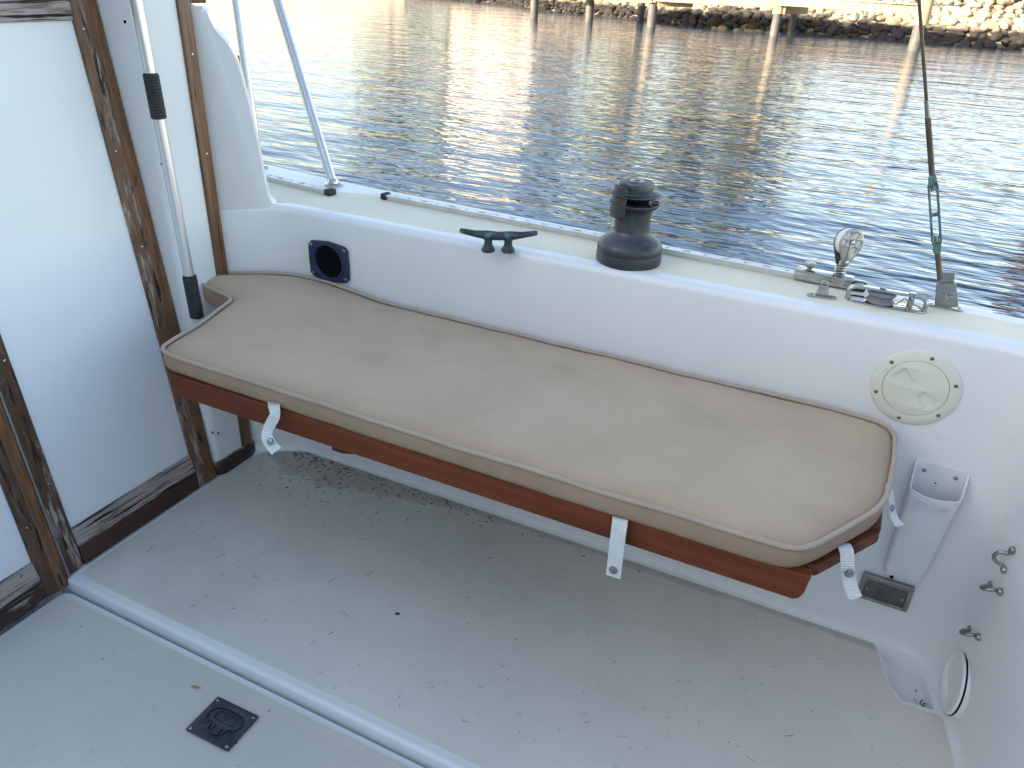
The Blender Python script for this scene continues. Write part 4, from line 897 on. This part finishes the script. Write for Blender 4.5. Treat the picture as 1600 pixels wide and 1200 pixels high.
for q in range(8):
    bm = bmesh.new(); bmesh.ops.create_icosphere(bm, subdivisions=2, radius=1); sc_ = Vector((random.uniform(.85, 1.25), random.uniform(.75, 1.05), random.uniform(.55, .8)))
    pln = [Vector((random.gauss(0, 1), random.gauss(0, 1), random.gauss(0, 1))).normalized() for _ in range(9)]
    for v in bm.verts:
        c = v.co.normalized(); r = 1.0
        for pn in pln:
            d = c.dot(pn)
            if d > 0: r = min(r, .74 / d)
        r += .10 * noise.noise(c * 2.2 + Vector((q * 7, 0, 0))); v.co = Vector((c.x * sc_.x, c.y * sc_.y, c.z * sc_.z)) * r
    me = bpy.data.meshes.new('rock'); bm.to_mesh(me); bm.free(); me.materials.append(STONE); me.shade_smooth(); me.set_sharp_from_angle(angle=math.radians(28)); rmesh.append(me)
spots = []
x = -34.0
while x < 16:
    for q in range(15):
        o = -.15 + q * .27; z = -.26 + .62 * o * .98 + (.04 if q > 1 else 0); sz = .285 - .004 * q
        xx = x + random.uniform(-.13, .13); spots.append((xx, shoreY(xx) + o + random.uniform(-.10, .10), z + random.uniform(-.05, .05), sz * random.choice((.7, .8, .9, 1, 1, 1.15, 1.35))))
    x += .33
vis = []
for s in spots:
    px, py = proj((s[0], s[1], s[2] + .15)); d = s[1]; vis.append((1 if (-10 < py < 90 and 760 < px < 1620) else 0) * s[3] / d)
order = sorted(range(len(spots)), key=lambda i: -vis[i]); parts = set(order[:300])
BV, BF = [], []
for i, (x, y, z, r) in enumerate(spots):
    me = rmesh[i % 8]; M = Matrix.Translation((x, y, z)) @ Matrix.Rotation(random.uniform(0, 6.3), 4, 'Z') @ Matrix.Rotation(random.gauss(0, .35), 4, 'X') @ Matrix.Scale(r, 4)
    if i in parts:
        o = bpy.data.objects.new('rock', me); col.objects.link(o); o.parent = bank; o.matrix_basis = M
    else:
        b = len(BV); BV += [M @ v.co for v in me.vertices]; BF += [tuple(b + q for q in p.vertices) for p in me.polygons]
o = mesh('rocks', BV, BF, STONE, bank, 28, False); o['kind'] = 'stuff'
# dock
PINE = mat('dock_pine', (.47, .37, .21), .75, c2=(.38, .29, .16), vs=3, stretch=(1, 1, .2), bump=.4, bs=20)
PINEX = mat('dock_boards', (.50, .46, .38), .8, c2=(.40, .36, .29), vs=4, bump=.3, bs=20)
PILE = mat('piling_sleeve', (.13, .125, .115), .6, c2=(.085, .082, .078), vs=4, c3=(.06, .05, .04), vs3=6, lo3=.55, hi3=.75)
PILED = mat('dark_piling', (.06, .055, .05), .7)
dk = thing('dock', (-7, 33.5, WZ), 'sunlit wooden dock on pilings in front of the rocky far bank', 'dock')
def piling(px, py, r, top, m, sleeve):
    p = at(px, py, 2, WZ); a = tube('piling', [(p.x, p.y, -1.5), (p.x, p.y, top)], [r, r * .96], m, dk, 20)
    if sleeve: tube('cap_sleeve', [(p.x, p.y, sleeve), (p.x, p.y, top + .6)], r * 1.22, PINE, a, 20)
    return p
pA = piling(834, 29, .18, 1.6, PILE, 0); pB = piling(920, 34, .18, 1.6, PILE, 0); pC = piling(1017, 42, .19, 1.6, PILE, .75)
piling(1000, 34, .17, 1.2, PILED, 0); piling(1051, 34, .15, 1.2, PILED, 0)
pD = piling(1209, 57, .17, 1.6, PILE, .62); piling(1235, 53, .14, 1.1, PILED, 0); pE = piling(1427, 79, .19, 1.6, PILE, .60)
def beam(name, A, B, z0, z1, w, m, parent=dk):
    A, B = Vector(A), Vector(B); d = B - A; L_ = d.length; return box(name, (L_ / 2, 0, (z0 + z1) / 2), (L_, w, z1 - z0), m, parent, .01, frame((A.x, A.y, 0), (0, 0, 1), (d.x, d.y, 0)))
zf = at(1330, 13, 1, 31.8).z
beam('fascia', (pD.x, pD.y - .28, 0), (pE.x - .1, pE.y + .02, 0), .90, 1.16, .07, PINE)
beam('fascia', (pA.x, pA.y - .25, 0), (pC.x, pC.y - .25, 0), .72, .98, .07, PINE)
beam('fascia', (pC.x + .1, pC.y - .2, 0), (pD.x, pD.y - .2, 0), .80, 1.06, .07, PINE)
beam('cross_beam', (pD.x + .2, pD.y - .1, 0), (pD.x + .8, pD.y + 1.6, 0), .62, .88, .12, PINE)
beam('cross_beam', (pC.x + .2, pC.y - .1, 0), (pC.x + 1.4, pC.y + .8, 0), .62, .9, .10, PINE)
bm0 = boxbm((0, 1.0, 0), (.135, 2.3, .04), .004); me = bpy.data.meshes.new('deck_board'); bm0.to_mesh(me); bm0.free(); me.materials.append(PINEX)
for (A, B, z) in ((pD, pE, 1.185), (pA, pC, 1.005), (pC, pD, 1.085)):
    d = B - A; L_ = Vector((d.x, d.y)).length; an = math.atan2(d.y, d.x); n_ = int(L_ / .145)
    for i in range(n_):
        o = bpy.data.objects.new('deck_board', me); col.objects.link(o); o.parent = dk; o.matrix_parent_inverse = wloc(dk).inverted()
        o.matrix_basis = Matrix.Translation((A.x + d.x * (i + .5) / n_, A.y + d.y * (i + .5) / n_ - .12, z + random.uniform(-.004, .004))) @ Matrix.Rotation(an, 4, 'Z')
# trees beyond the bank
def leaf_mat(name, c, c2):
    m = mat(name, c, .6, c2=c2, vs=.9, lo=.35, hi=.65, c3=tuple(x * .55 for x in c), vs3=3, lo3=.55, hi3=.7)
    m.node_tree.nodes['Principled BSDF'].inputs['Subsurface Weight'].default_value = 0
    return m
LEAFS = [leaf_mat('leaf_olive', (.185, .195, .034), (.105, .125, .024)), leaf_mat('leaf_green', (.06, .095, .025), (.045, .07, .018))]
BARK = mat('bark', (.14, .11, .08), .9, c2=(.08, .06, .045), vs=6, stretch=(1, 1, .2), bump=.6, bs=20)
def crown_mesh(seed, n, lm):
    r = random.Random(seed); V, Fc = [], []
    cl_ = [(Vector((r.gauss(0, .42), r.gauss(0, .42), r.uniform(-.45, .75))), r.uniform(.22, .42)) for _ in range(15)]
    for _ in range(n):
        c, s = cl_[r.randrange(15)]; d = Vector((r.gauss(0, 1), r.gauss(0, 1), r.gauss(0, 1))).normalized(); p = c + d * s * (r.random() ** .35)
        a = Vector((r.gauss(0, 1), r.gauss(0, 1), r.gauss(0, .6))).normalized(); b = a.cross(d + Vector((.01, .3, .7))).normalized(); q = r.uniform(.022, .045); k = len(V)
        V += [p - a * q * 1.5, p + b * q * .7, p + a * q * 1.5, p - b * q * .7]; Fc.append((k, k + 1, k + 2, k + 3))
    me = bpy.data.meshes.new('crown'); me.from_pydata([tuple(v) for v in V], [], Fc); me.materials.append(lm); return me
crowns = [crown_mesh(3, 7000, LEAFS[0]), crown_mesh(4, 7000, LEAFS[1]), crown_mesh(5, 7000, LEAFS[0])]
def tree(x, y, h, w, kind, label, cz=.62, ch=.42):
    o = thing('shade_tree', (x, y, 1.8), label, 'tree', 'trees on the far bank')
    P = [Vector((x, y, 1.5)), Vector((x + .15, y, 1.8 + h * .25)), Vector((x - .1, y + .1, 1.8 + h * .5)), Vector((x, y, 1.8 + h * .75))]
    tr = tube('trunk', P, [w * .035, w * .028, w * .02, w * .01], BARK, o, 12)
    for k in range(5):
        a = k * 1.3 + x; b = Vector((x, y, 1.8 + h * (cz - .3 + .07 * k))); tube('limb', [b, b + Vector((math.cos(a) * w * .22, math.sin(a) * w * .22, h * .14)), b + Vector((math.cos(a) * w * .4, math.sin(a) * w * .4, h * .22))], [w * .03, w * .02, w * .006], BARK, tr, 8)
    c = bpy.data.objects.new('crown', crowns[kind]); col.objects.link(c); c.parent = o; c.matrix_parent_inverse = wloc(o).inverted()
    c.matrix_basis = Matrix.Translation((x, y, 1.8 + h * cz)) @ Matrix.Rotation(x * 1.7, 4, 'Z') @ Matrix.Diagonal((w * .62, w * .62, h * ch, 1))
for t in ((-11, 48, 11, 6, 0, 'olive tree on the far bank behind the middle of the dock', .48, .52), (-16.5, 50, 9, 5, 2, 'olive tree on the far bank behind the left dock pilings', .48, .52), (-7.5, 47, 9, 5, 2, 'rounded olive tree on the far bank right of the dock middle', .48, .52), (-35, 60, 10, 8, 0, 'broad olive tree on the far bank just left of the white house'), (-42, 62, 8, 7, 2, 'low olive tree on the far bank at the far left'),
          (6.8, 42, 20, 11.0, 0, 'tall olive tree with a high crown on the far bank at the right edge', .82, .20), (13, 46, 23, 10, 1, 'tallest green tree beyond the right edge of the far bank', .75, .25), (-27, 66, 11, 8, 1, 'green tree on the far bank behind the white house'), (-46, 70, 12, 9, 2, 'olive tree on the far bank beyond the far left')):
    tree(*t)
# pale houses whose reflections brighten the water
STUC = mat('white_stucco', (.78, .74, .66), .8, c2=(.72, .68, .60), vs=1.5, bump=.2, bs=30)
ROOF = mat('barrel_tile', (.34, .19, .12), .8, c2=(.26, .14, .09), vs=2)
GLS = mat('window_glass', (.03, .04, .05), .08, spec=.6)
def house(x0, x1, y, dpt, h, label, z0=1.9, roofh=1.8, wm=STUC, face=-1):
    o = thing('house', ((x0 + x1) / 2, y, z0), label, 'house'); w = x1 - x0; cx = (x0 + x1) / 2; yb = y + dpt
    box('wall', (cx, (y + yb) / 2, z0 + h / 2), (w, dpt, h), wm, o, .02)
    e = .5; zr = z0 + h
    mesh('roof', [(x0 - e, y - e, zr), (x1 + e, y - e, zr), (x1 + e, yb + e, zr), (x0 - e, yb + e, zr), (x0 + dpt * .45, (y + yb) / 2, zr + roofh), (x1 - dpt * .45, (y + yb) / 2, zr + roofh)], [(0, 1, 5, 4), (1, 2, 5), (2, 3, 4, 5), (3, 0, 4), (3, 2, 1, 0)], ROOF, o, 0)
    nwin = max(2, int(w / 3.2)); yf = y if face < 0 else yb
    for st in range(max(1, int(h / 3))):
        for i in range(nwin):
            wx = x0 + (i + .5) * w / nwin; wz = z0 + 1.6 + st * 3
            a = box('window', (wx, yf + face * .02, wz), (1.1, .08, 1.2), GLS, o, .01); box('window_frame', (wx, yf + face * .05, wz - .66), (1.3, .14, .10), wm, a, .01)
    return o
house(-32, -25.0, 55, 8, 5.6, 'two-storey white stucco house on the far bank left of the dock')
# near shore behind the viewer with an unseen house added to shade the boat
tag(mesh('near_shore', [(-400, -9, -1), (400, -9, -1), (400, -9, .9), (-400, -9, .9), (-400, -300, 1.5), (400, -300, 1.5)], [(0, 1, 2, 3), (3, 2, 5, 4)], GRASS, None, 0), kind='structure')
house(-24, 12, -24, 10, 8.6, 'unseen long two-storey house behind the viewer, added to shade the boat', z0=.9, roofh=2.4, face=1)
bpy.context.view_layer.update()
